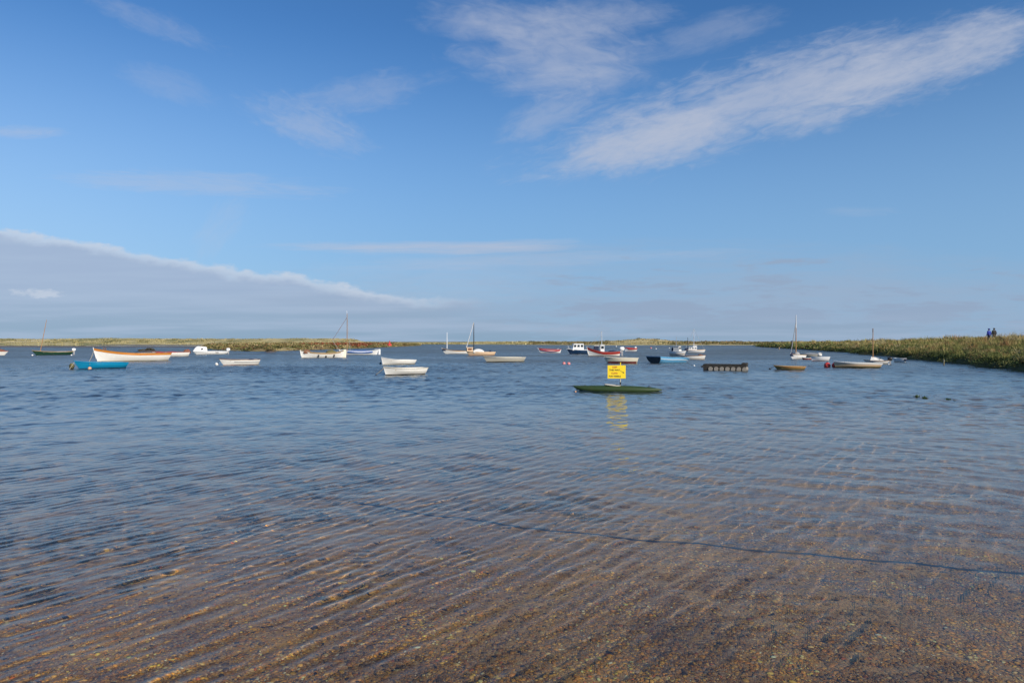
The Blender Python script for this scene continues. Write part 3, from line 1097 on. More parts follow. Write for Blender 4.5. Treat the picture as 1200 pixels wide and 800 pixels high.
def boat(name, label, cat, x0, x1, wl, tops, hull_mat, bow='L', rel=8, ratio=0.36, double=False, gun='tan', inside=None, deck=None, group=None, tr=0.72,
         thwarts=(0.25, 0.5, 0.72), stem=None, **kw):
    """tops = photo rows of the sheer at stern, middle, bow"""
    cx, cy, yaw, L = fit(x0, x1, wl, rel, bow)
    r0 = empty(name, (cx, cy, 0), yaw)
    tag(r0, label, cat, group)
    k = cy / FOC
    h = Hull(L, L * ratio, (wl - tops[0]) * k, (wl - tops[1]) * k, (wl - tops[2]) * k, double, tr, **kw)
    h.root, h.k, h.wl, h.cy = r0, k, wl, cy
    h.shell(P[hull_mat], r0, deck=deck)
    if gun:
        h.gunwale(P[gun], r0, w=max(0.06, 0.55 * k), h=max(0.05, 0.5 * k))
    if thwarts and deck is None:
        for t in thwarts:
            h.thwart(P[inside or 'tan'], r0, t)
    if stem:
        h.stem(P[stem], r0, w=max(0.06, 0.5 * k))
    return h


def mast(h, t, top_py, m='spar', lean=0.0, r=None, z0=None, name='mast', side=0.0):
    k = h.k
    x = -h.L / 2 + h.L * t
    zt = (h.wl - top_py) * k
    zb = (z0 if z0 is not None else h.sheer(t) - 0.3)
    r = r or max(0.04, 0.36 * k)
    b = MB()
    b.tube([(x, side, zb), (x + lean * 0.5, side, (zb + zt) / 2), (x + lean, side, zt)], [r, r * 0.9, r * 0.6], 10)
    o = b.build(name, P[m], h.root)
    return o, Vector((x + lean, side, zt))


def stay(h, a, b, r=None, m='grey', name='stay'):
    r = r or max(0.012, 0.12 * h.k)
    MB().tube([a, b], r, 6).build(name, P[m], h.root)


def outboard(h, z=None, m='black', sx=1.0, up=0.0, y=0.0):
    """engine on the transom: cowling with leg and propeller"""
    x = -h.L / 2 - 0.16 * sx
    z = (z if z is not None else h.sheer(0)) + up
    b = MB()
    rows = []
    for zz, w, l in ((-0.02, .12, .17), (0.06, .16, .24), (0.2, .17, .27), (0.3, .15, .24), (0.36, .09, .15)):
        rows.append([(x + l * sx * .9 * cx_, y + w * sx * cy_, z + zz * sx) for cx_, cy_ in ((-1, -.6), (-.6, -1), (.6, -1), (1, -.6), (1, .6), (.6, 1), (-.6, 1), (-1, .6))])
    b.grid(rows, cap=True, close=True)
    o = b.build('outboard_motor', P[m], h.root, angle=50)
    l = MB()
    l.box((x - .02, y, z - 0.32 * sx), (0.14 * sx, 0.09 * sx, 0.62 * sx), (1.2, 1.2))
    l.box((x + 0.12 * sx, y, z - 0.10 * sx), (0.16 * sx, 0.2 * sx, 0.18 * sx))
    l.build('motor_leg', P['grey'] if m != 'grey' else P['black'], o)
    return o


def wheelhouse(h, t0, t1, ratio, z0, z1, m='clean', roof=True, slope=0.10, wins=2, front=True, name='cabin', roofm=None, taper=0.92):
    """cabin: walls, an overhanging roof, dark windows standing just proud"""
    xa, xb = -h.L / 2 + h.L * t0, -h.L / 2 + h.L * t1
    W = h.B * ratio
    H_ = z1 - z0
    b = MB()
    b.box(((xa + xb) / 2, 0, (z0 + z1) / 2), (xb - xa, W, H_), (1 - slope, taper), (-slope * (xb - xa) * 0.35, 0))
    o = b.build(name, P[m], h.root, smooth=False, bevel=0.02)
    if roof:
        MB().box(((xa + xb) / 2 - slope * (xb - xa) * .35, 0, z1 + 0.03), ((xb - xa) * (1 - slope) + 0.14, W * taper + 0.1, 0.06)).build('cabin_roof', P[roofm or m], o, smooth=False, bevel=0.02)
    for sd in (-1, 1):
        for i in range(wins):
            f0 = (i + 0.14) / wins
            f1 = (i + 0.86) / wins
            za, zb = z0 + H_ * 0.5, z0 + H_ * 0.88

            def side_pt(f, z):
                u = (z - z0) / H_
                l = (xb - xa) * (1 - slope * u)
                c = (xa + xb) / 2 - slope * (xb - xa) * 0.35 * u
                return (c - l / 2 + l * f, sd * W / 2 * (1 - (1 - taper) * u), z)
            q = [side_pt(f0, za), side_pt(f1, za), side_pt(f1, zb), side_pt(f0, zb)]
            w = MB()
            w.grid([[(p[0], p[1] - sd * 0.02, p[2]) for p in q], [(p[0], p[1] + sd * 0.006, p[2]) for p in q]], cap=True, close=True)
            w.build('window', P['glass'], o, smooth=False)
    if front:
        za, zb = z0 + H_ * 0.48, z0 + H_ * 0.88

        def fp(y, z):
            u = (z - z0) / H_
            l = (xb - xa) * (1 - slope * u)
            return ((xa + xb) / 2 - slope * (xb - xa) * 0.35 * u + l / 2, y * W * (1 - (1 - taper) * u), z)
        for ya, yb in ((-.44, -.04), (.04, .44)):
            q = [fp(ya, za), fp(yb, za), fp(yb, zb), fp(ya, zb)]
            w = MB()
            w.grid([[(p[0] - 0.02, p[1], p[2]) for p in q], [(p[0] + 0.006, p[1], p[2]) for p in q]], cap=True, close=True)
            w.build('window', P['glass'], o, smooth=False)
    return o


def rudder(h, m='tan'):
    x, y, z = h.pt(0, 1, 1)
    k = h.L * 0.05
    b = MB()
    b.box((x - k * 0.55, 0, z * 0.35), (k, 0.05, z * 1.5 + 0.15))
    b.box((x + 0.25, 0, z + 0.10), (0.8, 0.04, 0.05))
    b.build('rudder', P[m], h.root, smooth=False, bevel=0.012)


def heap(h, t, w, l, hgt, m, name='cover'):
    """a bundle of cloth or net lying in the boat"""
    x = -h.L / 2 + h.L * t
    z = h.sheer(t)
    rows = []
    for i in range(9):
        u = i / 8
        a = math.sin(PI * (0.04 + 0.92 * u)) ** 0.6
        rows.append([(x - l / 2 + l * u, math.cos(p) * w / 2 * a * (1 + .12 * math.sin(3 * p + i)), z - 0.25 + (0.25 + hgt * a * (1 + .15 * math.sin(i * 2.3))) * max(0, math.sin(p)) ** 0.8) for p in [PI * q / 8 for q in range(9)]])
    MB().grid(rows, cap=True, close=True).build(name, P[m], h.root, angle=70)


k1 = lambda h, px: px * h.k
BOWS = {}

# --- left group
h = boat('motor_boat', 'white boat with reddish brown deck edge, cut off by the left picture edge', 'boat', -34, 10, 416.2, (411.8, 411.6, 411.2), 'white', 'R', 4, gun='maroon', thwarts=(.3, .6))
h.cover(P['browncloth'], h.root, 0.35, 0.93, k1(h, 3.0))

h = boat('sailing_dinghy', 'dark green open sailing boat with a thin raked pole mast', 'sailing boat', 37, 85, 415.8, (411.8, 412.0, 410.2), 'green', 'L', 10, 0.30, gun='tan', inside='white')
mast(h, 0.80, 374.5, 'spar', -0.9 * 1.0, 0.055)
h.cover(P['whitecloth'], h.root, 0.12, 0.42, 0.03, 'spray_cloth', ends=0.2)
outboard(h, None, 'clean', 1.15, 0.1)

h = boat('fishing_boat', 'large white open boat with a bright orange top strake and raised bow', 'boat', 109.5, 199, 422.8, (413.6, 413.6, 407.6), 'white', 'L', 12, 0.30, gun='brown', inside='brown', stem='white', rake=0.05, thwarts=(.2, .42, .62, .78))
h.band('sheer_strake', P['orange'], h.root, lambda t: h.sheer(t) - (0.23 + 0.03 * t), lambda t: h.sheer(t) - 0.03, 0.02)
h.band('bottom_paint', P['olive'], h.root, lambda t: -0.2, lambda t: 0.05, 0.012)
for s_ in (-1, 1):
    x_, y_, z_ = h.pt(0.86, 1, s_)
    MB().tube([(x_, y_ * 0.9, z_ - .1), (x_, y_ * 0.95, z_ + 0.28)], 0.045, 8).build('mooring_bitt', P['brown'], h.root)
heap(h, 0.14, 1.2, 0.9, 0.12, 'redcloth', 'net')
BOWS['orange'] = h.root.matrix_basis @ Vector(h.pt(1, 0.85, 1))

h = boat('rowing_boat', 'bright blue dinghy moored in front of the large orange trimmed boat', 'dinghy', 86, 148, 431.6, (425.2, 424.6, 422.2), 'blue', 'L', 16, 0.40, gun='blue', inside='tan')
h.band('bottom_paint', P['navy'], h.root, lambda t: -0.15, lambda t: 0.06, 0.01)
BOWS['blue'] = h.root.matrix_basis @ Vector(h.pt(1, 0.85, 1))
x_, y_, z_ = h.pt(0.96, 1, 1)
b = MB()
rows = []
for i in range(7):
    u = i / 6
    r_ = 0.20 * math.sin(PI * (0.1 + 0.8 * u)) ** 0.6
    rows.append([(h.L / 2 + 0.10 + 0.04 * math.sin(p * 3 + i) + r_ * math.cos(p) * 0.8, -0.05 + r_ * math.sin(p) * 1.2, 0.02 + 0.45 * u) for p in [2 * PI * q / 10 for q in range(10)]])
b.grid(rows, cap=True, close=True).build('bow_fender', P['greencloth'], h.root, angle=70)

h = boat('rowing_boat', 'white open boat partly hidden behind the orange trimmed boat, red brown gear at its stern', 'boat', 178, 222, 417.4, (412.4, 412.6, 411.6), 'white', 'L', 6, gun='maroon', inside='brown')
heap(h, 0.07, 0.9, 1.0, 0.42, 'browncloth', 'engine_cover')
heap(h, 0.5, 1.0, 1.6, 0.10, 'redcloth', 'net')

h = boat('cabin_cruiser', 'small white motor boat with a rounded white cuddy cabin at its bow', 'motor boat', 226, 266, 415.0, (411.8, 411.6, 411.2), 'clean', 'L', 12, 0.36, gun='clean', inside='clean', rake=0.10)
xa, xb = 0.62, 0.99
rows = []
for i in range(9):
    u = i / 8
    t = xa + (xb - xa) * u
    x_, y_, z_ = h.pt(t, 1, 1)
    hh = k1(h, 6.2) * (1 - max(0, (u - .62) / .38) ** 2 * .85) * (0.93 + 0.07 * u if u > .05 else .9)
    rows.append([(x_ - (0.25 if (0 < i) else 0) * 0, math.cos(p) * max(abs(y_), 0.05) * (0.95 - 0.12 * math.sin(p)), z_ - 0.04 + hh * max(0, math.sin(p)) ** 0.45) for p in [PI * q / 10 for q in range(11)]])
cab = MB().grid(rows, cap=True, close=True).build('cabin', P['clean'], h.root, angle=40)
x_, y_, z_ = h.pt(0.76, 1, 1)
for s_ in (1, -1):
    MB().lathe([(0.001, 0.0), (0.16, 0.0), (0.16, 0.03), (0.001, 0.035)], 12).build('porthole', P['glass'], cab).matrix_local = Matrix.Translation((x_, s_ * (abs(y_) * 0.905), z_ + k1(h, 2.7))) @ Matrix.Rotation(-s_ * PI / 2, 4, 'X')
outboard(h, None, 'clean', 1.25, 0.12)
# dark badge on the topside
for s_ in (1, -1):
    q = [h.pt(t, v, s_, 0.006) for t, v in ((.28, .70), (.36, .72), (.40, .86), (.30, .84))]
    q2 = [(p[0], p[1] - s_ * 0.03, p[2]) for p in q]
    MB().grid([q, q2], cap=True, close=True).build('hull_badge', P['black'], h.root, smooth=False)

h = boat('rowing_boat', 'white dinghy with a grey rub rail, white ball buoy at its bow', 'dinghy', 256.5, 303.5, 427.4, (421.2, 421.4, 419.8), 'white', 'L', 14, 0.38, gun='brown', inside='brown')
h.band('rubbing_strake', P['greycloth'], h.root, lambda t: h.sheer(t) - 0.22, lambda t: h.sheer(t) - 0.16, 0.02, 0.0, 0.72)
h.band('bottom_paint', P['maroon'], h.root, lambda t: -0.12, lambda t: 0.025, 0.008)
heap(h, 0.2, 0.7, 0.5, 0.06, 'navycloth', 'bag')
BOWS['raildinghy'] = h.root.matrix_basis @ Vector(h.pt(1, 0.85, 1))

h = boat('double_ended_boat', 'white double ended boat with a brown gunwale and green tarpaulin hump', 'boat', 352, 403, 418.8, (411.0, 413.6, 410.4), 'white', 'L', 6, 0.30, double=True, gun='tan', inside='brown', stem='white', rake=0.03)
h.stem(P['cream'], h.root, 0.1, 0.1, stern=True)
rudder(h, 'cream')
h.band('sheer_strake', P['tan'], h.root, lambda t: h.sheer(t) - 0.16, lambda t: h.sheer(t) - 0.05, 0.02, 0.05, 0.8)
heap(h, 0.30, 1.4, k1(h, 12), k1(h, 3.6), 'greencloth', 'tarpaulin')
heap(h, 0.86, 0.9, k1(h, 8), k1(h, 2.2), 'browncloth', 'sail_bundle')
for t in (0.24, 0.43, 0.60):
    for s_ in (1, -1):
        x_, y_, z_ = h.pt(t, 0.62 - (0.1 if t == .43 else 0), s_, 0.09)
        MB().lathe([(0.001, -0.16), (0.09, -0.12), (0.10, 0), (0.09, 0.12), (0.001, 0.16)], 10, (x_, y_, z_)).build('fender', P['black'], h.root)

h = boat('sailing_boat', 'white sailing boat with a long bright blue cover and varnished mast', 'sailing boat', 397.5, 443.5, 415.4, (410.0, 411.6, 409.6), 'clean', 'L', -4, 0.30, double=True, gun='clean', stem='clean', rake=0.08)
h.cover(P['bluecloth'], h.root, 0.14, 0.78, k1(h, 1.2), drape=0.25)
m_, tp = mast(h, 0.80, 367.5, 'spar', 0.0, 0.07)
MB().tube([tp - Vector((0, 0, .5)), tp + Vector((0.05, 0, .55))], [0.035, 0.02], 6).build('masthead', P['clean'], m_)
stay(h, tp - Vector((0, 0, .6)), Vector((h.L * 0.5 + 1.1, 0, k1(h, 17))), 0.028, 'browncloth', 'forestay')
stay(h, Vector((h.L * 0.5 + 1.1, 0, k1(h, 17))), Vector((h.L * 0.5 + 0.1, 0, k1(h, 5.5))), 0.02, 'grey', 'forestay')
stay(h, tp - Vector((0, 0, .3)), Vector((h.L * .22, -h.B * .42, k1(h, 5))), 0.012)
stay(h, tp - Vector((0, 0, .3)), Vector((h.L * .22, h.B * .42, k1(h, 5))), 0.012)
rudder(h, 'clean')

h = boat('rowing_boat', 'upper of two white dinghies moored together, its raised bow beside a black buoy', 'dinghy', 446.5, 486, 426.6, (421.8, 421.6, 418.2), 'white', 'L', 18, 0.42, gun='white', inside='tan', rake=0.05)
h.band('bottom_paint', P['olive'], h.root, lambda t: -0.12, lambda t: 0.03, 0.008)
BOWS['upper'] = h.root.matrix_basis @ Vector(h.pt(1, 0.85, 1))
h = boat('rowing_boat', 'lower and nearer of two white dinghies, a rope running left from its bow', 'dinghy', 449, 499, 438.8, (431.0, 431.2, 429.2), 'white', 'L', 18, 0.40, gun='greycream', inside='tan', rake=0.06)
h.band('bottom_paint', P['tar'], h.root, lambda t: -0.12, lambda t: 0.045, 0.008)
BOW_ROPE = h.root.matrix_basis @ Vector(h.pt(1, 0.85, 1))

# --- middle group
h = boat('sailing_boat', 'slim white boat with a short white mast near its bow', 'boat', 518, 552, 414.2, (411.2, 411.2, 408.0), 'white', 'L', 8, 0.28, gun='tan', inside='brown', stem='white')
mast(h, 0.83, 389.5, 'clean', 0.0, 0.07)
heap(h, 0.9, 0.6, 1.0, 0.12, 'navycloth', 'jib_bundle')
h.cover(P['browncloth'], h.root, 0.18, 0.72, 0.10, ends=0.4)

h = boat('cabin_boat', 'buff coloured motor sailer with a white hood and tall dark mast', 'motor boat', 546, 580, 416.4, (412.4, 412.4, 410.8), 'peach', 'L', 10, 0.34, gun='peach', inside='tan')
h.band('bottom_paint', P['maroon'], h.root, lambda t: -0.2, lambda t: 0.06, 0.01)
rows = []
for i in range(9):
    u = i / 8
    x_ = -h.L / 2 + h.L * (0.40 + 0.36 * u)
    hh = k1(h, 4.6) * (math.sin(PI * (0.10 + 0.78 * u)) ** 0.55)
    rows.append([(x_, math.cos(p) * h.B * .40, h.sheer(.4) - .1 + hh * max(0, math.sin(p)) ** .55) for p in [PI * q / 10 for q in range(11)]])
cab = MB().grid(rows, cap=True, close=True).build('spray_hood', P['whitecloth'], h.root, angle=50)
b = MB()
for i, (xf, zf) in enumerate(((0.80, 0), (0.96, 0))):
    for s_ in (-1, 1):
        b.box((-h.L / 2 + h.L * xf, s_ * h.B * .22, h.sheer(.85) + k1(h, 2.0)), (0.12, 0.12, k1(h, 4.2)))
b.box((-h.L / 2 + h.L * .88, 0, h.sheer(.85) + k1(h, 4.2)), (h.L * .22, h.B * .55, 0.12))
b.box((-h.L / 2 + h.L * .88, 0, h.sheer(.85) + k1(h, .6)), (h.L * .2, h.B * .5, k1(h, 1.2)))
b.build('wheelhouse_frame', P['peach'], h.root, smooth=False)
MB().box((-h.L / 2 + h.L * .88, 0, h.sheer(.85) + k1(h, 2.4)), (h.L * .13, h.B * .40, k1(h, 2.2))).build('wheelhouse_door', P['browncloth'], h.root, smooth=False)
m_, tp = mast(h, 0.73, 377.5, 'tar', 0.0, 0.075)
stay(h, tp, Vector((h.L * 0.49, 0, h.sheer(1) + k1(h, 3))), 0.055, 'alu', 'furled_jib')
heap(h, 0.16, 0.35, 0.4, k1(h, 2.0), 'navycloth', 'engine_cover')

h = boat('rowing_boat', 'grey cream open dinghy moored right of the buff motor sailer', 'dinghy', 566, 614, 423.8, (418.6, 418.4, 416.6), 'greycream', 'L', 18, 0.36, gun='greycream', inside='tan', rake=0.09)
h.band('bottom_paint', P['tar'], h.root, lambda t: -0.12, lambda t: 0.06, 0.008)
h.band('rubbing_strake', P['greycloth'], h.root, lambda t: h.sheer(t) - 0.17, lambda t: h.sheer(t) - 0.12, 0.02)

h = boat('fishing_boat', 'white boat with a dark red cover, leftmost of the red boats', 'boat', 630.5, 658, 413.2, (409.0, 410.0, 407.6), 'clean', 'L', 6, 0.32, double=True, gun='maroon', stem='clean')
h.cover(P['redcloth'], h.root, 0.06, 0.95, k1(h, 0.9), drape=0.28)
h.band('sheer_strake', P['bluecloth'], h.root, lambda t: h.sheer(t) - 0.40, lambda t: h.sheer(t) - 0.29, 0.03, 0.2, 0.8)
heap(h, 0.16, 0.7, k1(h, 4), k1(h, 1.4), 'greycloth', 'engine_cover')

h = boat('cabin_cruiser', 'dark blue hulled motor boat with a white windowed cabin', 'motor boat', 664, 694, 414.6, (409.6, 409.8, 408.4), 'navy', 'L', 14, 0.36, gun='clean', rake=0.14, deck=0.08)
wheelhouse(h, 0.36, 0.80, 0.72, h.sheer(.6) - 0.1, k1(h, 11.6), 'clean', True, 0.14, 3)
MB().tube([(h.L * .40, -h.B * .1, h.sheer(.9)), (h.L * .45, 0, h.sheer(.9) + .55), (h.L * .40, h.B * .1, h.sheer(.9))], 0.03, 6).build('bow_rail', P['alu'], h.root)

h = boat('fishing_boat', 'white workboat with a broad red strake and small white wheelhouse', 'fishing boat', 688, 727, 416.8, (411.6, 412.4, 406.6), 'white', 'L', 8, 0.33, double=True, gun='maroon', inside='brown', stem='white', rake=0.05)
h.band('sheer_strake', P['red'], h.root, lambda t: h.sheer(t) - 0.38, lambda t: h.sheer(t) - 0.03, 0.02)
h.band('bottom_paint', P['greycream'], h.root, lambda t: -0.2, lambda t: 0.08, 0.01)
o = wheelhouse(h, 0.49, 0.61, 0.52, h.sheer(.5) - .1, k1(h, 12.6), 'clean', True, 0.05, 1)
wheelhouse(h, 0.66, 0.80, 0.46, h.sheer(.7) - .1, k1(h, 11.6), 'navycloth', True, 0.1, 0, False, 'companion_hood', 'clean')
m_, tp = mast(h, 0.56, 388.0, 'alu', 0.0, 0.05, k1(h, 12))
MB().box((tp.x, 0, tp.z * 0.78), (0.07, 0.7, 0.07)).build('crosstree', P['alu'], m_)
stay(h, tp, Vector((h.L * .48, 0, h.sheer(1))), 0.014)
stay(h, tp, Vector((h.L * .2, 0, h.sheer(.7) + .2)), 0.014)
outboard(h, None, 'clean', 1.5, 0.15)
heap(h, 0.24, 1.0, 1.3, 0.25, 'navycloth', 'net')

h = boat('fishing_boat', 'small white boat with a red stripe just right of the red straked workboat', 'boat', 731, 746.5, 411.6, (407.6, 408.2, 407.0), 'clean', 'L', 10, 0.36, gun='red', inside='brown')
h.band('sheer_strake', P['red'], h.root, lambda t: h.sheer(t) - 0.32, lambda t: h.sheer(t) - 0.04, 0.03, 0.0, 0.75)
h.cover(P['redcloth'], h.root, 0.2, 0.9, k1(h, .8), drape=0.1)
heap(h, 0.12, 0.8, k1(h, 3.0), k1(h, 2.0), 'whitecloth', 'engine_cover')

h = boat('rowing_boat', 'cream dinghy with a dull red bottom, above the yellow sign', 'dinghy', 707.5, 748, 425.6, (419.4, 419.2, 417.9), 'cream', 'L', 0, 0.36, gun='cream', inside='tan', rake=0.10)
h.band('bottom_paint', P['maroon'], h.root, lambda t: -0.15, lambda t: 0.195 , 0.012, 0.03, 0.93)
h.band('boot_top', P['tar'], h.root, lambda t: 0.18, lambda t: 0.205, 0.016, 0.03, 0.93)

# --- right of the middle
h = boat('rowing_boat', 'light blue boat with a dark blue flat end and white line', 'boat', 765.5, 808, 424.8, (417.2, 418.4, 421.0), 'ltblue', 'R', -48, 0.40, gun='ltblue', inside='greycream', tr=0.9, full=0.5, rake=0.14)
h.band('rubbing_strake', P['clean'], h.root, lambda t: h.sheer(t) - 0.24, lambda t: h.sheer(t) - 0.19, 0.02)
q = [h.pt(0, v, -1) for v in reversed(Hull.V)] + [h.pt(0, v, 1) for v in Hull.V[1:]]
MB().grid([[(p[0] - 0.012, p[1] * 1.0, p[2]) for p in q], [(p[0] + 0.02, p[1] * 0.98, p[2]) for p in q]], cap=True, close=True).build('transom', P['teal'], h.root, smooth=False)

h = boat('speed_boat', 'white motor boat with a square pale windscreen and brown stripe', 'motor boat', 785, 804, 417.2, (411.4, 411.6, 410.8), 'clean', 'R', 28, 0.38, gun='clean', rake=0.12, deck=0.06)
h.band('hull_stripe', P['tan'], h.root, lambda t: h.sheer(t) - 0.50, lambda t: h.sheer(t) - 0.40, 0.015)
wheelhouse(h, 0.28, 0.66, 0.74, h.sheer(.5) - .08, k1(h, 11.2), 'whitecloth', True, 0.16, 0, True)
heap(h, 0.16, h.B * .5, k1(h, 2), k1(h, 4.6), 'navycloth', 'stern_cover')
mast(h, 0.40, 394.0, 'grey', 0.0, 0.035, k1(h, 11), name='aerial')

h = boat('rowing_boat', 'long white open boat with a dark brown edge behind the light blue boat', 'boat', 797, 826.5, 421.0, (415.8, 416.6, 416.6), 'white', 'L', 6, 0.34, gun='brown', inside='brown')
h.band('bottom_paint', P['tan'], h.root, lambda t: -0.15, lambda t: 0.05, 0.01)
heap(h, 0.2, 0.8, k1(h, 6), k1(h, 1.6), 'browncloth', 'net')

h = boat('sailing_boat', 'white yacht with a stepped coachroof and navy bow cover', 'sailing boat', 803, 826, 413.0, (409.6, 410.0, 409.6), 'clean', 'L', 10, 0.34, gun='peach', deck=0.06)
wheelhouse(h, 0.42, 0.86, 0.66, h.sheer(.6) - .05, k1(h, 6.0), 'clean', True, 0.12, 3)
wheelhouse(h, 0.42, 0.62, 0.5, k1(h, 6.3), k1(h, 8.6), 'clean', True, 0.15, 2)
m_, tp = mast(h, 0.56, 385.5, 'alu', 0.0, 0.055)
stay(h, tp, Vector((h.L * .49, 0, h.sheer(1))), 0.02)
stay(h, tp, Vector((-h.L * .48, 0, h.sheer(0))), 0.02)
MB().box((tp.x, 0, tp.z * .62), (0.06, 1.0, 0.06)).build('crosstree', P['alu'], m_)
heap(h, 0.93, h.B * .45, k1(h, 5), k1(h, 2.2), 'navycloth', 'bow_cover')
MB().tube([(-h.L / 2 + h.L * .87, 0, h.sheer(.85)), (-h.L / 2 + h.L * .87, 0, k1(h, 17.5))], 0.045, 6).build('flagstaff', P['tar'], h.root)

h = boat('rowing_boat', 'brown varnished dinghy lying alone left of the red ball buoys', 'dinghy', 906.5, 943, 433.2, (429.2, 429.0, 428.0), 'olive', 'L', 16, 0.38, gun='tan', inside='tan', rake=0.12)
h.band('bottom_paint', P['tar'], h.root, lambda t: -0.12, lambda t: 0.045, 0.008)
h.band('rubbing_strake', P['orange'], h.root, lambda t: h.sheer(t) - 0.10, lambda t: h.sheer(t) - 0.06, 0.015)
BOWS['varnished'] = h.root.matrix_basis @ Vector(h.pt(1, 0.85, 1))

h = boat('sailing_boat', 'grey hulled half-decker with folded sail, behind the tall masted white boat', 'sailing boat', 936, 962.5, 418.2, (414.2, 414.6, 414.4), 'greycream', 'L', 4, 0.30, gun='greycloth', thwarts=(.3,))
h.cover(P['greycloth'], h.root, 0.10, 0.80, 0.12)
heap(h, 0.08, 1.0, k1(h, 5), k1(h, 1.2), 'whitecloth', 'sail_bundle')

h = boat('sailing_boat', 'white sailing dinghy carrying the tallest mast, moored off the right bank', 'sailing boat', 926.5, 943, 420.2, (416.0, 415.6, 414.4), 'clean', 'L', 42, 0.40, gun='tan', stem='clean', thwarts=(.3, .6))
m_, tp = mast(h, 0.62, 369.5, 'spar', 0.0, 0.065)
MB().tube([tp - Vector((0, 0, 1.6)), tp + Vector((0, 0, 0.05))], [0.068, 0.045], 8).build('masthead', P['alu'], m_)
stay(h, tp - Vector((0, 0, .9)), Vector((h.L * .49, 0, h.sheer(1))), 0.045, 'greycloth', 'furled_jib')
heap(h, 0.55, h.B * .7, k1(h, 8), k1(h, 3.4), 'greycloth', 'sail_bundle')
heap(h, 0.90, h.B * .4, k1(h, 5), k1(h, 2.2), 'navycloth', 'bow_cover')

h = boat('rowing_boat', 'clean white dinghy right of the tall masted white boat', 'dinghy', 950.5, 972, 422.6, (418.0, 418.0, 417.4), 'clean', 'L', 12, 0.38, gun='clean', inside='clean', rake=0.04)
h.band('bottom_paint', P['maroon'], h.root, lambda t: -0.12, lambda t: 0.035, 0.008)
h = boat('rowing_boat', 'low dull red skiff squeezed between the tall masted boat and white dinghy', 'dinghy', 939.5, 951, 421.3, (419.0, 419.3, 418.6), 'maroon', 'L', 10, 0.36, gun='whitecloth', inside='browncloth', thwarts=(.4,))

h = boat('rowing_boat', 'long cream and olive open boat with a red ball buoy at its bow', 'boat', 976.5, 1033, 430.8, (425.6, 425.0, 423.2), 'peach', 'L', 10, 0.30, gun='white', inside='brown', rake=0.05)
h.band('sheer_strake', P['white'], h.root, lambda t: h.sheer(t) - 0.09, lambda t: h.sheer(t) - 0.03, 0.015)
h.band('bottom_paint', P['olive'], h.root, lambda t: -0.15, lambda t: 0.15 - 0.02 * t, 0.012)
h.band('boot_top', P['tar'], h.root, lambda t: -0.10, lambda t: 0.06, 0.018)

h = boat('sailing_boat', 'white dinghy with a brown mast and white tented cover by the right bank', 'sailing boat', 1012, 1041, 426.0, (422.0, 422.6, 421.6), 'white', 'L', 12, 0.38, gun='brown', inside='brown')
m_, tp = mast(h, 0.62, 385.0, 'spar', 0.0, 0.05)
MB().tube([tp - Vector((0, 0, .35)), tp + Vector((0, 0, .02))], 0.042, 8).build('masthead', P['brown'], m_)
zb_ = h.sheer(.5)
x_ = tp.x
q = [[(x_ + .15, 0, zb_ + k1(h, 4.6)), (x_ + .3, h.B * .34, zb_ + .03), (x_ + .3, -h.B * .34, zb_ + .03)],
     [(x_ - .25, 0, zb_ + k1(h, 4.0)), (x_ - .25, h.B * .42, zb_ + .03), (x_ - .25, -h.B * .42, zb_ + .03)],
     [(x_ - k1(h, 11), 0, zb_ + k1(h, .9)), (x_ - k1(h, 11), h.B * .40, zb_ + .03), (x_ - k1(h, 11), -h.B * .40, zb_ + .03)]]
MB().grid(q, cap=True, close=True).build('tent_cover', P['whitecloth'], h.root, smooth=False)
MB().tube([(-h.L * .12, h.B * .3, zb_), (-h.L * .15, h.B * .34, zb_ + k1(h, 4))], 0.03, 6).build('oar', P['tar'], h.root)
outboard(h, None, 'black', 0.9, 0.0)

h = boat('rowing_boat', 'little white dinghy tucked under the shrubs of the right bank', 'dinghy', 1048.5, 1062.5, 424.2, (419.6, 419.8, 419.8), 'clean', 'R', 30, 0.5, gun='clean', inside='tan', tr=0.85)
heap(h, 0.85, 0.3, 0.4, 0.06, 'navycloth', 'bag')


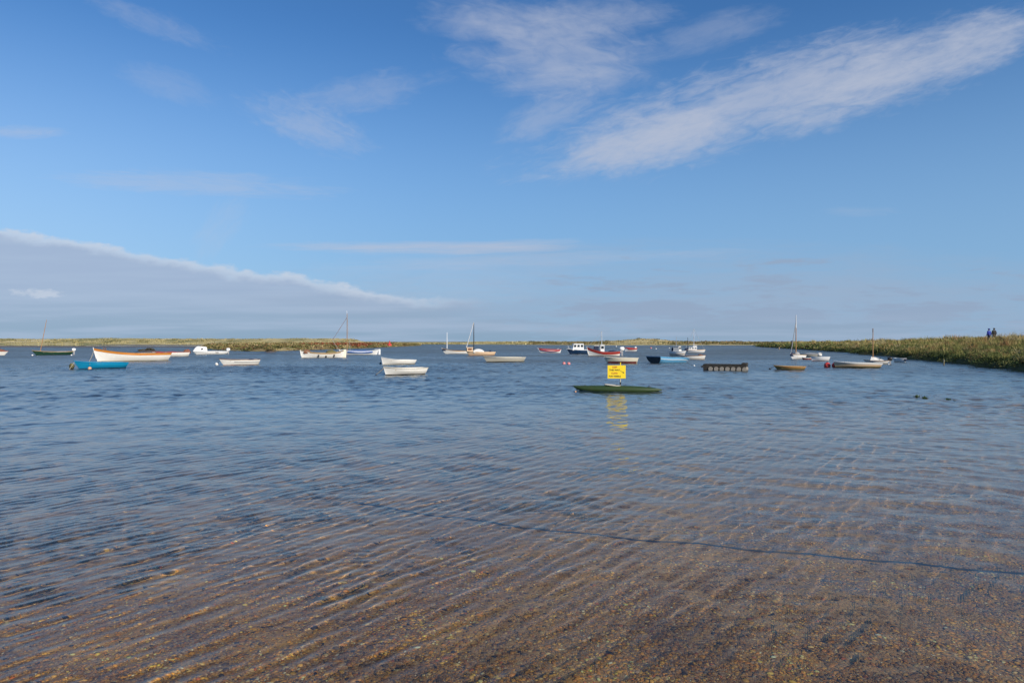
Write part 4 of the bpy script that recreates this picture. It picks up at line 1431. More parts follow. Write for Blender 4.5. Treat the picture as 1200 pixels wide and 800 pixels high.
# ------------------------------------------------------------------ kayak and its sign
def kayak():
    cx, cy, yaw, L = fit(671.5, 776, 458.2, -4, 'L')
    r0 = empty('kayak', (cx, cy, 0), yaw)
    tag(r0, 'long dark green kayak lying flat on the water under the yellow sign', 'kayak')
    k = cy / FOC
    rows = []
    n = 30
    for i in range(n + 1):
        u = i / n
        e = max(0.0, 1 - abs(2 * u - 1) ** 2.2)
        w = 0.30 * e ** 0.75 + 0.012
        tip = 2.8 + 2.9 * u
        top = k * (tip + (6.7 - tip) * e ** 0.8)
        keel = -0.10 * e ** 0.6 + (1 - e) ** 3.0 * (top - 0.04)
        seam = keel + (top - keel) * 0.55
        x = -L / 2 + L * u
        row = []
        for j in range(14):
            a = 2 * PI * j / 14
            c, s_ = math.cos(a), math.sin(a)
            z = seam + (top - seam) * s_ ** 1 if s_ > 0 else seam + (seam - keel) * -abs(s_) ** .8
            row.append((x, math.copysign(abs(c) ** 0.8, c) * w, z))
        rows.append(row)
    hull = MB().grid(rows, cap=True, close=True).build('hull', P['kayak'], r0, angle=60)
    # black seam line and pale cockpit rim
    for s_ in (1, -1):
        pass
    xc = -L / 2 + L * 0.55
    zc = k * 6.6
    ring = [(xc + math.cos(a) * 0.36, math.sin(a) * 0.20, zc + 0.012 + 0.025 * math.cos(a)) for a in [2 * PI * q / 24 for q in range(25)]]
    MB().tube(ring, 0.022, 6).build('cockpit_rim', P['greycream'], hull)
    MB().lathe([(0.001, 0.0), (0.9, 0.0), (0.9, 0.012), (0.001, 0.012)], 24).build('cockpit_cover', P['black'], hull).matrix_local = Matrix.Translation((xc, 0, zc - 0.004)) @ Matrix.Diagonal((0.38, 0.21, 1, 1))
    for xx in (-L * .36, L * .36):
        MB().tube([(xx - .05, 0, k * 5.4), (xx, 0, k * 6.6), (xx + .05, 0, k * 5.4)], 0.012, 6).build('grab_loop', P['black'], r0)
    x_ = L / 2 - 0.18
    MB().box((x_, 0, 0.04), (0.10, 0.03, 0.14), (0.7, 1)).build('skeg', P['cream'], r0, smooth=False)
    return cx, cy, yaw, L, k


kx, ky, kyaw, kL, kk = kayak()


def text_mesh(body, size, m, parent, loc, name='lettering'):
    cu = bpy.data.curves.new('sign_text', 'FONT')
    cu.body = body
    cu.size = size
    cu.align_x = 'CENTER'
    cu.align_y = 'CENTER'
    cu.extrude = 0.0015
    cu.offset = size * 0.03
    tmp = bpy.data.objects.new('sign_text', cu)
    COL.objects.link(tmp)
    bpy.context.view_layer.update()
    dg = bpy.context.evaluated_depsgraph_get()
    me = bpy.data.meshes.new_from_object(tmp.evaluated_get(dg))
    bpy.data.objects.remove(tmp)
    me.materials.clear()
    me.materials.append(m)
    o = bpy.data.objects.new(name, me)
    COL.objects.link(o)
    o.parent = parent
    o.location = loc
    o.rotation_euler = (PI / 2, 0, 0)
    return o


def sign():
    px = 727.0
    x, y = (px - 600) / FOC * ky, ky
    r0 = empty('warning_sign', (x, y, kk * 5.5), 0.0)
    tag(r0, 'yellow rectangular notice with dark lettering and arrow on a post', 'sign')
    z0 = kk * 5.5
    zp = lambda py: zat(py, ky) - z0
    MB().tube([(0, 0, 0.0), (0, 0, zp(443.5))], 0.024, 10).build('lower_post', P['greycream'], r0)
    MB().tube([(0, 0, zp(451)), (0, 0, zp(447.5))], 0.032, 10).build('post_clamp', P['black'], r0)
    MB().tube([(0, 0, zp(443.4)), (0, 0, zp(424.5))], 0.026, 10).build('upper_post', P['yellow'], r0)
    W, Hh = 21.2 * kk, 15.4 * kk
    cxl, czl = (722.4 - px) * kk, zp(435.6)
    bd = MB().box((0, 0, 0), (W, 0.022, Hh)).build('sign_board', P['yellow'], r0, smooth=False, bevel=0.006)
    bd.location = (cxl, -0.042, czl)
    s = lambda fx, fz: (W * (fx - 0.5), -0.0135, Hh * (0.5 - fz))
    text_mesh('KEEP', 0.098, P['sign_red'], bd, s(0.40, 0.145))
    text_mesh('THIS WAY', 0.104, P['sign_ink'], bd, s(0.385, 0.36))
    text_mesh('CLEAR', 0.098, P['sign_red'], bd, s(0.375, 0.60))
    text_mesh('FOR VESSELS', 0.093, P['sign_ink'], bd, s(0.40, 0.835))
    a0, a1 = Vector(s(0.70, 0.40)), Vector(s(0.92, 0.60))
    d = (a1 - a0).normalized()
    n = Vector((-d.z, 0, d.x))
    b = MB()
    sh = a1 - d * 0.07
    pts = [a0 + n * .008, sh + n * .008, sh + n * .034, a1, sh - n * .034, sh - n * .008, a0 - n * .008]
    b.grid([[tuple(p + Vector((0, .0025, 0))) for p in pts], [tuple(p - Vector((0, .0015, 0))) for p in pts]], cap=True, close=True)
    b.build('arrow', P['sign_ink'], bd, smooth=False)


sign()


# ------------------------------------------------------------------ pontoon raft
def raft():
    cx, cy, yaw, L = fit(825.5, 875.5, 433.4, -6, 'L')
    r0 = empty('pontoon', (cx, cy, 0), yaw)
    tag(r0, 'dark tarred timber raft resting on a row of pale grey drums', 'pontoon')
    k = cy / FOC
    B = 1.5
    d = MB()
    zt = k * 5.9
    d.box((0, 0, zt), (L, B, 0.07))
    d.box((0, B / 2 - .05, zt - 0.10), (L, 0.09, 0.14))
    d.box((0, -B / 2 + .05, zt - 0.10), (L, 0.09, 0.14))
    for i in range(17):
        d.box((-L / 2 + L * (i + .5) / 17, 0, zt + 0.05), (L / 17 * 0.86, B * 1.02, 0.03))
    d.build('deck', P['tar'], r0, smooth=False)
    MB().box((L * .44, 0, zt * .52), (L * .115, B * .98, zt * .98)).build('end_box', P['tar'], r0, smooth=False, bevel=0.02)
    MB().box((-L * .45, 0, zt + 0.10), (L * .12, B * .96, 0.16)).build('landing_step', P['tar'], r0, smooth=False, bevel=0.02)
    for i in range(7):
        x = L * (0.325 - 0.785 * i / 6)
        r = k * 2.65
        b = MB()
        pr = [(0.001, -B * .53), (r * .92, -B * .53), (r, -B * .46), (r, -B * .15), (r * 1.05, -B * .14), (r * 1.05, -B * .12), (r, -B * .11), (r, B * .11), (r * 1.05, B * .12), (r * 1.05, B * .14), (r, B * .15), (r, B * .46), (r * .92, B * .53), (0.001, B * .53)]
        b.lathe(pr, 16)
        o = b.build('drum', P['drum'], r0)
        o.location = (x, 0, k * 1.55)
        o.rotation_euler = (PI / 2, 0, 0)


raft()


# ------------------------------------------------------------------ buoys
def buoy(px, wl, rpx, m, label, lift=0.35, cat='buoy', group=None, knob='black'):
    x, y = at(px, wl)
    r = rpx / FOC * y
    o = empty('mooring_buoy', (x, y, 0), random.uniform(0, 6))
    tag(o, label, cat, group)
    n = 9
    prof = [(max(0.001, r * math.cos(a)), r * math.sin(a) + r * lift) for a in [-PI / 2 + PI * i / n for i in range(n + 1)]]
    MB().lathe(prof, 16).build('float', P[m], o)
    MB().lathe([(r * .22, r * (lift + .90)), (r * .20, r * (lift + 1.12)), (r * .08, r * (lift + 1.2))], 10).build('top_eye', P[knob], o)
    return o


G = 'mooring buoys among the boats'
buoy(254.2, 427.6, 2.1, 'buoywhite', 'white ball buoy touching the bow of the white dinghy with grey rail', 0.5, group=G)
buoy(105.2, 432.6, 2.0, 'buoyorange', 'pale orange ball buoy against the side of the blue dinghy', 0.5, group=G)
buoy(38.0, 416.6, 1.0, 'buoywhite', 'tiny white buoy under the bow of the dark green sailing boat', 0.4, group=G)
buoy(83.8, 416.4, 0.9, 'buoywhite', 'tiny white buoy under the stern of the dark green sailing boat', 0.4, group=G)
buoy(220.4, 413.0, 2.0, 'buoyred', 'pinkish red round buoy hung at the stern of the half hidden white boat', 0.9, group=G)
buoy(445.8, 426.6, 1.3, 'navycloth', 'black buoy at the raised bow of the upper white dinghy', 0.5, group=G)
B2 = buoy(440.6, 439.2, 1.0, 'navycloth', 'small dark buoy at the end of the rope from the nearer dinghy', 0.2, group=G)
buoy(660.8, 426.8, 2.1, 'buoypink', 'left one of the touching pair of pink buoys', 0.4, group=G)
buoy(666.4, 426.9, 2.1, 'buoypink', 'right one of the touching pair of pink buoys', 0.35, group=G)
buoy(722.0, 406.2, 0.8, 'buoywhite', 'white speck of a buoy behind the red straked workboat', 0.4, group=G)
buoy(762.8, 408.2, 1.1, 'buoypink', 'far pink buoy in open water right of the small red striped boat', 0.3, group=G)
buoy(768.8, 408.9, 0.8, 'buoywhite', 'far white buoy just right of the far pink buoy', 0.3, group=G)
buoy(784.5, 408.0, 0.7, 'buoywhite', 'far white buoy left of the boat with the square windscreen', 0.3, group=G)
buoy(813.4, 429.0, 1.1, 'buoywhite', 'small white buoy floating left of the timber raft', 0.5, group=G)
buoy(823.0, 430.2, 1.4, 'black', 'black buoy against the left end of the timber raft', 0.5, group=G)
buoy(902.0, 432.6, 1.1, 'black', 'small black buoy off the bow of the brown dinghy', 0.35, group=G)
buoy(969.4, 430.2, 3.7, 'buoyred', 'large red ball buoy floating free beside the long cream boat', 0.55, group=G)
buoy(978.0, 430.3, 3.2, 'buoyred', 'red ball buoy pressed against the bow of the long cream boat', 0.75, group=G)
buoy(674.5, 459.0, 1.1, 'buoyorange', 'small dull cream float under the left tip of the kayak', 0.2, group=G)
buoy(1041.3, 427.0, 0.9, 'buoywhite', 'small white buoy at the stern of the dinghy with tented cover', 0.4, group=G)


def moor(a, px, wl, label, r=0.018):
    bx_, by_ = at(px, wl)
    m_ = Vector(((a.x + bx_) / 2, (a.y + by_) / 2, a.z * 0.42))
    tag(MB().tube([a, m_, (bx_, by_, -0.05)], r, 6).build('mooring_line', P['rope']), label, 'rope')


moor(BOWS['blue'], 80.5, 433.0, 'thin rope dipping into the water ahead of the blue dinghy')
moor(BOWS['orange'], 104.5, 423.6, 'rope running down from the high bow of the orange trimmed boat', 0.025)
moor(BOWS['raildinghy'], 254.4, 427.3, 'short rope from the grey railed white dinghy down to its white buoy')
moor(BOWS['upper'], 445.8, 426.4, 'short rope from the upper white dinghy to its black buoy')
moor(BOWS['varnished'], 902.2, 432.5, 'rope from the brown varnished dinghy to its small black buoy')
a_ = BOW_ROPE
bx, by = at(440.6, 439.2)
mid = Vector(((a_.x + bx) / 2, (a_.y + by) / 2, (a_.z + 0.02) / 2 - 0.03))
tag(MB().tube([a_, mid, (bx, by, 0.03)], 0.02, 6).build('mooring_line', P['rope']), 'pale rope sloping from the nearer dinghy bow to a dark buoy', 'rope')


# the long dark rope lying on the shallow bed
def bed_rope():
    pts = []
    for px, py in ((415, 588), (500, 602), (600, 615.5), (700, 627), (800, 636), (900, 645.5), (1000, 654), (1100, 663.5), (1200, 672), (1330, 684), (1500, 698)):
        Y = EYE * FOC / (py - 400.0)
        X = (px - 600) / FOC * Y
        dist = math.hypot(X, Y)
        for _ in range(4):
            d = max(0.02, -float(bed_z(np.array([X]), np.array([Y]))[0]) - 0.02)
            si = dist / math.hypot(dist, EYE) / 1.333
            ext = d * si / math.sqrt(1 - si * si)
            s_ = (dist + ext) / dist
            X2, Y2 = (px - 600) / FOC * (EYE * FOC / (py - 400.0)) * s_, (EYE * FOC / (py - 400.0)) * s_
            X, Y = X2, Y2
        pts.append(Vector((X, Y, 0)))
    dense = []
    for i in range(len(pts) - 1):
        for k in range(14):
            p = pts[i].lerp(pts[i + 1], k / 14)
            j = 0.03 * math.sin(i * 14 * .35 + k * .35) + 0.006 * math.sin(k * 1.3 + i)
            p = p + Vector((0, j, 0))
            p.z = float(bed_z(np.array([p.x]), np.array([p.y]))[0]) + 0.022
            dense.append(p)
    o = MB().tube(dense, 0.021, 8).build('mooring_warp', P['darkrope'])
    tag(o, 'long dark rope lying under water across the shingle', 'rope')
    o.cycles.is_caustics_receiver = True


bed_rope()


# ------------------------------------------------------------------ posts, beacon
def post(name, px, wl_y, top_py, r, m, label, Y=None, z0=None, cat='post'):
    if Y is None:
        x, Y = at(px, wl_y)
        z0 = -0.3
    else:
        x = (px - 600) / FOC * Y
    o = empty(name, (x, Y, z0))
    tag(o, label, cat)
    zt = zat(top_py, Y) - z0
    MB().lathe([(r, 0), (r * 1.02, zt * .4), (r * .95, zt - 0.04), (r * .7, zt)], 9).build('timber', P[m], o)
    MB().lathe([(r * 1.12, zt - 0.16), (r * 1.14, zt - 0.15), (r * 1.14, zt - 0.10), (r * 1.10, zt - .09)], 9).build('band', P['grey'], o)
    return o


post('mooring_post', 1106.2, 427.4, 421.0, 0.04, 'olive', 'thin pale wooden post in the water against the right bank shrubs')
post('mooring_post', 913.0, 409.2, 406.6, 0.16, 'tan', 'short pale stake at the water edge where the right bank begins')


def marker(px, top, Y, z0, w, h, label):
    x = (px - 600) / FOC * Y
    o = empty('marker_post', (x, Y, z0))
    tag(o, label, 'marker')
    zt = zat(top, Y) - z0
    MB().tube([(0, 0, 0), (0, 0, zt)], 0.07, 8).build('pole', P['tar'], o)
    MB().box((0, -.09, zt - h / 2), (w, 0.05, h)).build('topmark', P['black'], o, smooth=False, bevel=0.01)


marker(916.3, 399.6, 200, 1.0, 0.45, 0.35, 'tiny dark marker on the bank skyline left of the tall masted boat')
marker(927.6, 399.2, 180, 1.0, 0.5, 0.45, 'square black marker on the bank skyline against the tall masted boat')

x, y = at(456.5, 407.3)
bc = empty('channel_beacon', (x, y, 0.7))
tag(bc, 'small red conical beacon on the tip of the left marsh', 'beacon')
MB().lathe([(0.75, 0.0), (0.72, 0.5), (0.34, 0.7), (0.26, 1.25)], 10).build('beacon_base', P['buoyred'], bc)
MB().lathe([(0.30, 1.25), (0.30, 1.3), (0.02, 1.9)], 10).build('topmark', P['red'], bc)


# ------------------------------------------------------------------ people on the bank
def skin_chain(joints, edges, name, m, parent, sub=2):
    me = bpy.data.meshes.new(name)
    names = list(joints)
    me.from_pydata([joints[n][0] for n in names], [(names.index(a), names.index(b)) for a, b in edges], [])
    tmp = bpy.data.objects.new(name, me)
    COL.objects.link(tmp)
    md = tmp.modifiers.new('skin', 'SKIN')
    md.use_smooth_shade = True
    for i, n in enumerate(names):
        r = joints[n][1]
        me.skin_vertices[0].data[i].radius = r if isinstance(r, tuple) else (r, r)
        me.skin_vertices[0].data[i].use_root = (i == 0)
    sb = tmp.modifiers.new('sub', 'SUBSURF')
    sb.levels = sb.render_levels = sub
    bpy.context.view_layer.update()
    dg = bpy.context.evaluated_depsgraph_get()
    me2 = bpy.data.meshes.new_from_object(tmp.evaluated_get(dg))
    bpy.data.objects.remove(tmp)
    me2.materials.clear()
    me2.materials.append(m)
    o = bpy.data.objects.new(name, me2)
    COL.objects.link(o)
    o.parent = parent
    return o


def person(px, Y, height, label, jacket, trousers, hat, build, face, stride):
    x = (px - 600) / FOC * Y
    q = x
    # ground under the feet
    d = np.hypot(BE[:, 0] - x, BE[:, 1] - Y)
    i = int(d.argmin())
    zg = float(bank_h(np.array([x]), np.array([Y]), np.array([d[i]]))[0])
    r0 = empty('person', (x, Y, zg), face)
    tag(r0, label, 'person')
    s = height / 1.75
    w = build

    def J(d_):
        return {k: ((v[0][0] * s * w, v[0][1] * s, v[0][2] * s), (tuple(e * s for e in v[1]) if isinstance(v[1], tuple) else v[1] * s)) for k, v in d_.items()}
    body = {'pelvis': ((0, 0, .95), (.15, .11)), 'waist': ((0, 0, 1.10), (.14, .10)), 'chest': ((0, .01, 1.30), (.17, .12)), 'neckb': ((0, .01, 1.45), (.075, .07)),
            'neck': ((0, .02, 1.52), (.055, .055)), 'jaw': ((0, .03, 1.58), (.065, .07)), 'skull': ((0, .02, 1.66), (.078, .095)), 'crown': ((0, .01, 1.72), (.06, .07)),
            'nose': ((0, .125, 1.615), .014), }
    be = [('pelvis', 'waist'), ('waist', 'chest'), ('chest', 'neckb'), ('neckb', 'neck'), ('neck', 'jaw'), ('jaw', 'skull'), ('skull', 'crown'), ('skull', 'nose')]
    for sd, nm in ((-1, 'l'), (1, 'r')):
        st = stride * sd
        body.update({nm + 'sh': ((sd * .19, 0, 1.40), .07), nm + 'el': ((sd * .25, -.03 - st * .3, 1.12), .045), nm + 'wr': ((sd * .25, .08 - st * .5, .90), .03),
                     nm + 'pa': ((sd * .25, .10 - st * .5, .83), (.022, .038)),
                     nm + 'hip': ((sd * .09, 0, .88), .095), nm + 'kn': ((sd * .10, .04 + st * .5, .50), .06), nm + 'an': ((sd * .10, -.02 + st, .09), .042),
                     nm + 'toe': ((sd * .11, .16 + st, .035), (.045, .032)), nm + 'ear': ((sd * .085, .01, 1.63), .016)})
        be += [('chest', nm + 'sh'), (nm + 'sh', nm + 'el'), (nm + 'el', nm + 'wr'), (nm + 'wr', nm + 'pa'), ('pelvis', nm + 'hip'), (nm + 'hip', nm + 'kn'), (nm + 'kn', nm + 'an'), (nm + 'an', nm + 'toe'), ('skull', nm + 'ear')]
        for f in range(5):
            fy = .10 - st * .5 + (-.03 + .02 * f if f < 4 else .045)
            ln = (.075, .085, .08, .065, .045)[f]
            fz = .795 if f < 4 else .845
            body[nm + 'fa%d' % f] = ((sd * .25, fy, fz), .009)
            body[nm + 'fb%d' % f] = ((sd * (.245 - .004 * f), fy + (.03 if f == 4 else .006), fz - ln * .6), .008)
            body[nm + 'fc%d' % f] = ((sd * (.235 - .004 * f), fy + (.04 if f == 4 else .016), fz - ln), .007)
            be += [(nm + 'pa', nm + 'fa%d' % f), (nm + 'fa%d' % f, nm + 'fb%d' % f), (nm + 'fb%d' % f, nm + 'fc%d' % f)]
    skin_chain(J(body), be, 'body', P['skin'], r0)
    jk = {'chest': ((0, .01, 1.28), (.21, .155)), 'waist': ((0, 0, 1.08), (.19, .145)), 'hem': ((0, 0, .80), (.205, .16)), 'col': ((0, .015, 1.46), (.10, .095))}
    je = [('chest', 'waist'), ('waist', 'hem'), ('chest', 'col')]
    tr = {'pelvis': ((0, 0, .92), (.155, .125))}
    te = []
    for sd, nm in ((-1, 'l'), (1, 'r')):
        st = stride * sd
        jk.update({nm + 'sh': ((sd * .20, 0, 1.385), .095), nm + 'el': ((sd * .26, -.03 - st * .3, 1.12), .07), nm + 'wr': ((sd * .255, .07 - st * .48, .91), .052)})
        je += [('chest', nm + 'sh'), (nm + 'sh', nm + 'el'), (nm + 'el', nm + 'wr')]
        tr.update({nm + 'hip': ((sd * .09, 0, .85), .115), nm + 'kn': ((sd * .10, .04 + st * .5, .50), .08), nm + 'an': ((sd * .10, -.02 + st, .11), .065)})
        te += [('pelvis', nm + 'hip'), (nm + 'hip', nm + 'kn'), (nm + 'kn', nm + 'an')]
    skin_chain(J(jk), je, 'jacket', P[jacket], r0)
    skin_chain(J(tr), te, 'trousers', P[trousers], r0)
    hd = {'a': ((0, .0, 1.66), (.098, .112)), 'b': ((0, -.005, 1.72), (.085, .095)), 'c': ((0, -.03, 1.60), (.085, .075))}
    skin_chain(J(hd), [('a', 'b'), ('a', 'c')], 'hat' if hat != 'hair' else 'hair', P[hat], r0)


person(1158.9, 90.0, 1.78, 'person in a blue jacket and blue hat standing on the right bank', 'jacketblue', 'trousers', 'jacketblue', 1.0, 0.25, 0.05)
person(1164.9, 90.6, 1.76, 'person in a dark grey coat with dark hair on the right bank', 'jacketgrey', 'trouserbrown', 'hair', 0.92, -0.2, 0.07)


# ------------------------------------------------------------------ light and sky
SUN_EL = math.radians(29)
SUN_AZ = math.radians(141)
D = Vector((math.sin(SUN_AZ) * math.cos(SUN_EL), math.cos(SUN_AZ) * math.cos(SUN_EL), math.sin(SUN_EL)))
sl = bpy.data.lights.new('sun', 'SUN')
sl.energy = 5.0
sl.angle = math.radians(0.5)
sl.color = (1.0, 0.90, 0.76)
sl.cycles.is_caustics_light = True
so = bpy.data.objects.new('sun', sl)
COL.objects.link(so)
so.rotation_euler = D.to_track_quat('Z', 'Y').to_euler()
so.location = (0, -30, 60)

W = bpy.data.worlds.new('World')
SC.world = W
W.use_nodes = True
nt = W.node_tree
bg = nt.nodes['Background']
bg.inputs['Strength'].default_value = 0.1
sky = nd(nt, 'ShaderNodeTexSky', sky_type='NISHITA')
sky.sun_disc = False
sky.sun_elevation = SUN_EL
sky.sun_rotation = SUN_AZ
sky.air_density = 1.0
sky.dust_density = 0.2
sky.ozone_density = 3.0
tc = nd(nt, 'ShaderNodeTexCoord')
sep = nd(nt, 'ShaderNodeSeparateXYZ')
nt.links.new(tc.outputs['Generated'], sep.inputs[0])
dx, dy, dz = sep.outputs
az = mth(nt, 'ARCTAN2', dx, dy)
yy = mth(nt, 'MAXIMUM', mth(nt, 'SQRT', mth(nt, 'ADD', mth(nt, 'MULTIPLY', dx, dx), mth(nt, 'MULTIPLY', dy, dy))), 0.02)
el = mth(nt, 'DIVIDE', dz, yy)                 # tangent of the elevation
# direction written as heading and height: u to the side, v upwards
cosaz = mth(nt, 'MAXIMUM', mth(nt, 'COSINE', az), 0.15)
u = mth(nt, 'TANGENT', mth(nt, 'MINIMUM', mth(nt, 'MAXIMUM', az, -1.35), 1.35))
v = mth(nt, 'DIVIDE', el, cosaz)


def noise(vec, scale, detail=6, rough=0.55, dist=0.0):
    n = nd(nt, 'ShaderNodeTexNoise')
    n.inputs['Scale'].default_value = scale
    n.inputs['Detail'].default_value = detail
    n.inputs['Roughness'].default_value = rough
    n.inputs['Distortion'].default_value = dist
    nt.links.new(vec, n.inputs['Vector'])
    return n.outputs[0]


def comb(a, b, c=0.0):
    n = nd(nt, 'ShaderNodeCombineXYZ')
    for i, q in enumerate((a, b, c)):
        if isinstance(q, (int, float)):
            n.inputs[i].default_value = q
        else:
            nt.links.new(q, n.inputs[i])
    return n.outputs[0]


def rot(cu, cv, deg):
    """coordinates along and across a streak"""
    c, s_ = math.cos(math.radians(deg)), math.sin(math.radians(deg))
    du, dv = mth(nt, 'SUBTRACT', u, cu), mth(nt, 'SUBTRACT', v, cv)
    return (mth(nt, 'ADD', mth(nt, 'MULTIPLY', du, c), mth(nt, 'MULTIPLY', dv, s_)),
            mth(nt, 'SUBTRACT', mth(nt, 'MULTIPLY', dv, c), mth(nt, 'MULTIPLY', du, s_)))


def blob(cu, cv, deg, la, lb, seed, amount, lo=0.0, hi=1.0, sx=7, sy=22, nscale=1.0):
    a, b = rot(cu, cv, deg)
    wv = comb(mth(nt, 'MULTIPLY', a, sx), mth(nt, 'MULTIPLY', b, sy), seed)
    n = mth(nt, 'ADD', mth(nt, 'MULTIPLY', noise(wv, nscale, 8, 0.6, 0.4), 0.62), mth(nt, 'MULTIPLY', noise(wv, nscale * 4.3, 6, 0.6, 0.8), 0.38))
    ea, eb = mth(nt, 'DIVIDE', a, la), mth(nt, 'DIVIDE', b, lb)
    r2 = mth(nt, 'ADD', mth(nt, 'MULTIPLY', ea, ea), mth(nt, 'MULTIPLY', eb, eb))
    f = mth(nt, 'ADD', mth(nt, 'SUBTRACT', 1.0, r2), mth(nt, 'MULTIPLY', mth(nt, 'SUBTRACT', n, 0.5), 4.0))
    return mth(nt, 'MULTIPLY', smooth(nt, f, lo, hi), amount)


def PX(px, py):
    return (px - 600) / 800.0, (400 - py) / 800.0


def S10(c):
    return tuple(x * 10.0 for x in c)


skyc = sky.outputs[0]
hs = nd(nt, 'ShaderNodeHueSaturation')
hs.inputs['Saturation'].default_value = 1.08
hs.inputs['Value'].default_value = 1.0
nt.links.new(skyc, hs.inputs['Color'])
c = mixc(nt, 1.0, hs.outputs[0], (0, 0, 0))
tint = nt.nodes[-1]
tint.blend_type = 'MULTIPLY'
tint.inputs[7].default_value = (0.63, 0.97, 1.25, 1)
# haze low over the sea
hazec = mixc(nt, smooth(nt, u, -0.85, 0.0), S10((0.37, 0.55, 0.78)), S10((0.25, 0.425, 0.66)))
c = mixc(nt, mth(nt, 'MULTIPLY', mth(nt, 'SUBTRACT', 1.0, smooth(nt, el, 0.0, 0.48)), 0.85), c, hazec)

CIR = S10((0.50, 0.54, 0.65))
VEIL = S10((0.33, 0.425, 0.575))
blobs = [
    (*PX(915, 112), 15.5, 0.37, 0.062, 1.0, 0.62, -0.35, 1.25, 6, 20),     # the long band, upper right
    (*PX(770, 160), 12, 0.13, 0.045, 2.0, 0.55, -0.3, 1.2, 8, 18),
    (*PX(1080, 70), 17, 0.22, 0.05, 2.5, 0.50, -0.3, 1.3, 7, 22),
    (*PX(650, 60), -8, 0.15, 0.075, 3.0, 0.50, -0.2, 1.4, 5, 12),          # pale veil at the top
    (*PX(640, 135), 20, 0.09, 0.03, 3.7, 0.34, -0.2, 1.4, 8, 20),
    (*PX(360, 145), -22, 0.11, 0.035, 4.0, 0.36, -0.2, 1.4, 9, 22),
    (*PX(440, 105), 10, 0.12, 0.03, 4.6, 0.24, -0.2, 1.4, 9, 22),
    (*PX(180, 25), -20, 0.12, 0.02, 5.0, 0.20, -0.2, 1.4, 9, 25),
    (*PX(30, 155), 0, 0.07, 0.010, 5.5, 0.34, -0.2, 1.4, 9, 40),
    (*PX(200, 100), -18, 0.08, 0.025, 5.8, 0.16, -0.2, 1.4, 9, 25),
    (*PX(240, 215), -3, 0.22, 0.02, 6.0, 0.34, -0.2, 1.4, 5, 40),
    (*PX(500, 290), 0, 0.24, 0.010, 7.0, 0.60, -0.3, 1.4, 4, 60),
    (*PX(600, 290), 3, 0.12, 0.012, 7.4, 0.45, -0.3, 1.4, 4, 60),
    (*PX(260, 265), 50, 0.06, 0.03, 7.7, 0.2, -0.2, 1.4, 6, 18),
    (*PX(1010, 248), 0, 0.06, 0.008, 8.2, 0.14, -0.2, 1.4, 6, 40),
    (*PX(560, 25), -5, 0.10, 0.035, 9.1, 0.36, -0.3, 1.5, 6, 16),
    (*PX(700, 20), 3, 0.13, 0.03, 9.6, 0.36, -0.3, 1.5, 6, 16),
    (*PX(830, 40), 14, 0.12, 0.03, 9.9, 0.26, -0.3, 1.5, 6, 18),
    (*PX(660, 95), 4, 0.10, 0.022, 10.3, 0.36, -0.3, 1.5, 6, 18),
    (*PX(820, 348), 0, 0.62, 0.075, 21.0, 0.60, -0.5, 1.6, 2.5, 20),
    (*PX(1000, 372), 0, 0.50, 0.05, 22.0, 0.55, -0.5, 1.2, 2.5, 20),
    (*PX(640, 305), 2, 0.30, 0.012, 13.0, 0.30, -0.3, 1.5, 4, 60),
    (*PX(460, 335), 2, 0.3, 0.05, 8.8, 0.20, -0.2, 1.6, 4, 14),
]
for bl in blobs:
    cu, cv, deg, la, lb, seed, amt, lo, hi, sx, sy = bl
    c = mixc(nt, blob(cu, cv, deg, la, lb, seed, amt, lo, hi, sx, sy), c, CIR if seed < 20 else VEIL)

# the low bank of grey cloud: its upper edge by heading
fc = nd(nt, 'ShaderNodeFloatCurve')
mapu = mth(nt, 'DIVIDE', mth(nt, 'ADD', u, 1.5), 3.0, clamp=True)
nt.links.new(mapu, fc.inputs['Value'])
cv = fc.mapping.curves[0]
EDGE = [(-600, 225), (-200, 250), (0, 268), (60, 276), (150, 292), (250, 310), (350, 327), (450, 343), (520, 352), (600, 352), (680, 338), (760, 324), (860, 322), (960, 326), (1060, 336), (1200, 344), (1500, 346), (1800, 340)]
pts = [(((px - 600) / 800 + 1.5) / 3.0, (400 - py) / 800 * 4.0) for px, py in EDGE]
cv.points[0].location = pts[0]
cv.points[1].location = pts[-1]
for p in pts[1:-1]:
    cv.points.new(*p)
fc.mapping.update()
edge = mth(nt, 'DIVIDE', fc.outputs[0], 4.0)
nw = noise(comb(mth(nt, 'MULTIPLY', u, 9.0), mth(nt, 'MULTIPLY', v, 55.0), 3.3), 1.0, 8, 0.62)
nl = noise(comb(mth(nt, 'MULTIPLY', u, 26.0), mth(nt, 'MULTIPLY', v, 60.0), 9.3), 1.0, 6, 0.6)
rightness = smooth(nt, u, -0.14, 0.12)
nk = noise(comb(mth(nt, 'MULTIPLY', u, 7.0), mth(nt, 'MULTIPLY', v, 16.0), 4.3), 1.0, 5, 0.6)
wob = mth(nt, 'ADD', mth(nt, 'MULTIPLY', mth(nt, 'SUBTRACT', nl, 0.5), 0.024), mth(nt, 'MULTIPLY', mth(nt, 'SUBTRACT', nk, 0.5), 0.024))
below = mth(nt, 'ADD', mth(nt, 'SUBTRACT', edge, v), wob)          # positive under the edge
crisp = smooth(nt, below, -0.004, 0.014)
ragged_in = mth(nt, 'ADD', below, mth(nt, 'MULTIPLY', mth(nt, 'SUBTRACT', nw, 0.55), 0.42))
ragged = smooth(nt, ragged_in, -0.02, 0.05)
dens = mth(nt, 'ADD', mth(nt, 'MULTIPLY', crisp, mth(nt, 'SUBTRACT', 1.0, rightness)), mth(nt, 'MULTIPLY', ragged, mth(nt, 'MULTIPLY', rightness, 0.92)))
low = smooth(nt, v, -0.02, 0.10)
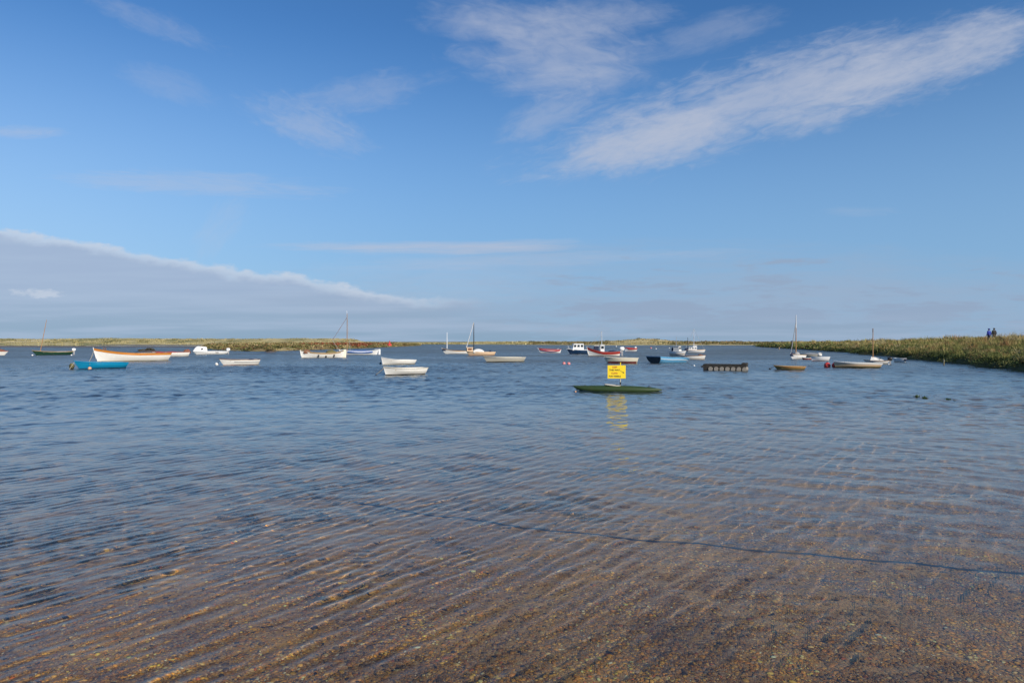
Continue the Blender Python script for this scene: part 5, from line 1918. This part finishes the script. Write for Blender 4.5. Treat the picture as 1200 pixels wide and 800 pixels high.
streak = noise(comb(mth(nt, 'MULTIPLY', u, 4.0), mth(nt, 'MULTIPLY', v, 70.0), 5.1), 1.0, 5, 0.5)
bankc = mixc(nt, low, S10((0.245, 0.362, 0.490)), S10((0.365, 0.450, 0.615)))
bankc = mixc(nt, mth(nt, 'MULTIPLY', smooth(nt, streak, 0.35, 0.7), 0.75), bankc, S10((0.40, 0.49, 0.645)))
rag = mth(nt, 'MULTIPLY', rightness, smooth(nt, v, 0.012, 0.05))
bankc = mixc(nt, rag, bankc, S10((0.295, 0.385, 0.535)))
c = mixc(nt, mth(nt, 'MULTIPLY', dens, 0.84), c, bankc)
# sunlit upper rim of the bank
g1 = smooth(nt, below, -0.004, 0.004)
g2 = mth(nt, 'SUBTRACT', 1.0, smooth(nt, below, 0.002, 0.017))
rim = mth(nt, 'MULTIPLY', mth(nt, 'MULTIPLY', g1, g2), mth(nt, 'SUBTRACT', 1.0, smooth(nt, u, -0.22, -0.02)))
c = mixc(nt, mth(nt, 'MULTIPLY', rim, mth(nt, 'ADD', 0.15, mth(nt, 'MULTIPLY', nl, 0.95))), c, S10((0.60, 0.66, 0.76)))
# a small bright puff in front of the bank
c = mixc(nt, blob(*PX(42, 343), -2, 0.05, 0.0085, 12.0, 0.55, 0.1, 0.9, 20, 60), c, S10((0.62, 0.68, 0.78)))
nt.links.new(c, bg.inputs['Color'])

# ------------------------------------------------------------------ camera and render settings
cam = bpy.data.cameras.new('camera')
cam.sensor_width = 36
cam.lens = 24.0
cam.sensor_fit = 'HORIZONTAL'
cam.clip_start = 0.1
cam.clip_end = 20000
co = bpy.data.objects.new('camera', cam)
COL.objects.link(co)
co.location = (0, 0, EYE)
co.rotation_euler = (PI / 2, 0, 0)
SC.camera = co

SC.render.engine = 'CYCLES'
SC.render.resolution_x, SC.render.resolution_y = 1024, 682
SC.view_settings.view_transform = 'Standard'
SC.view_settings.look = 'None'
SC.view_settings.exposure = 0.0
SC.view_settings.gamma = 1.0
SC.view_settings.use_curve_mapping = False
cy_ = SC.cycles
cy_.max_bounces = 8
cy_.diffuse_bounces = 1
cy_.glossy_bounces = 3
cy_.transmission_bounces = 4
cy_.transparent_max_bounces = 4
cy_.caustics_reflective = False
cy_.caustics_refractive = True
cy_.sample_clamp_indirect = 4.0
cy_.blur_glossy = 0.3
cy_.use_denoising = True
cy_.use_adaptive_sampling = True
cy_.adaptive_threshold = 0.015
cy_.adaptive_min_samples = 16
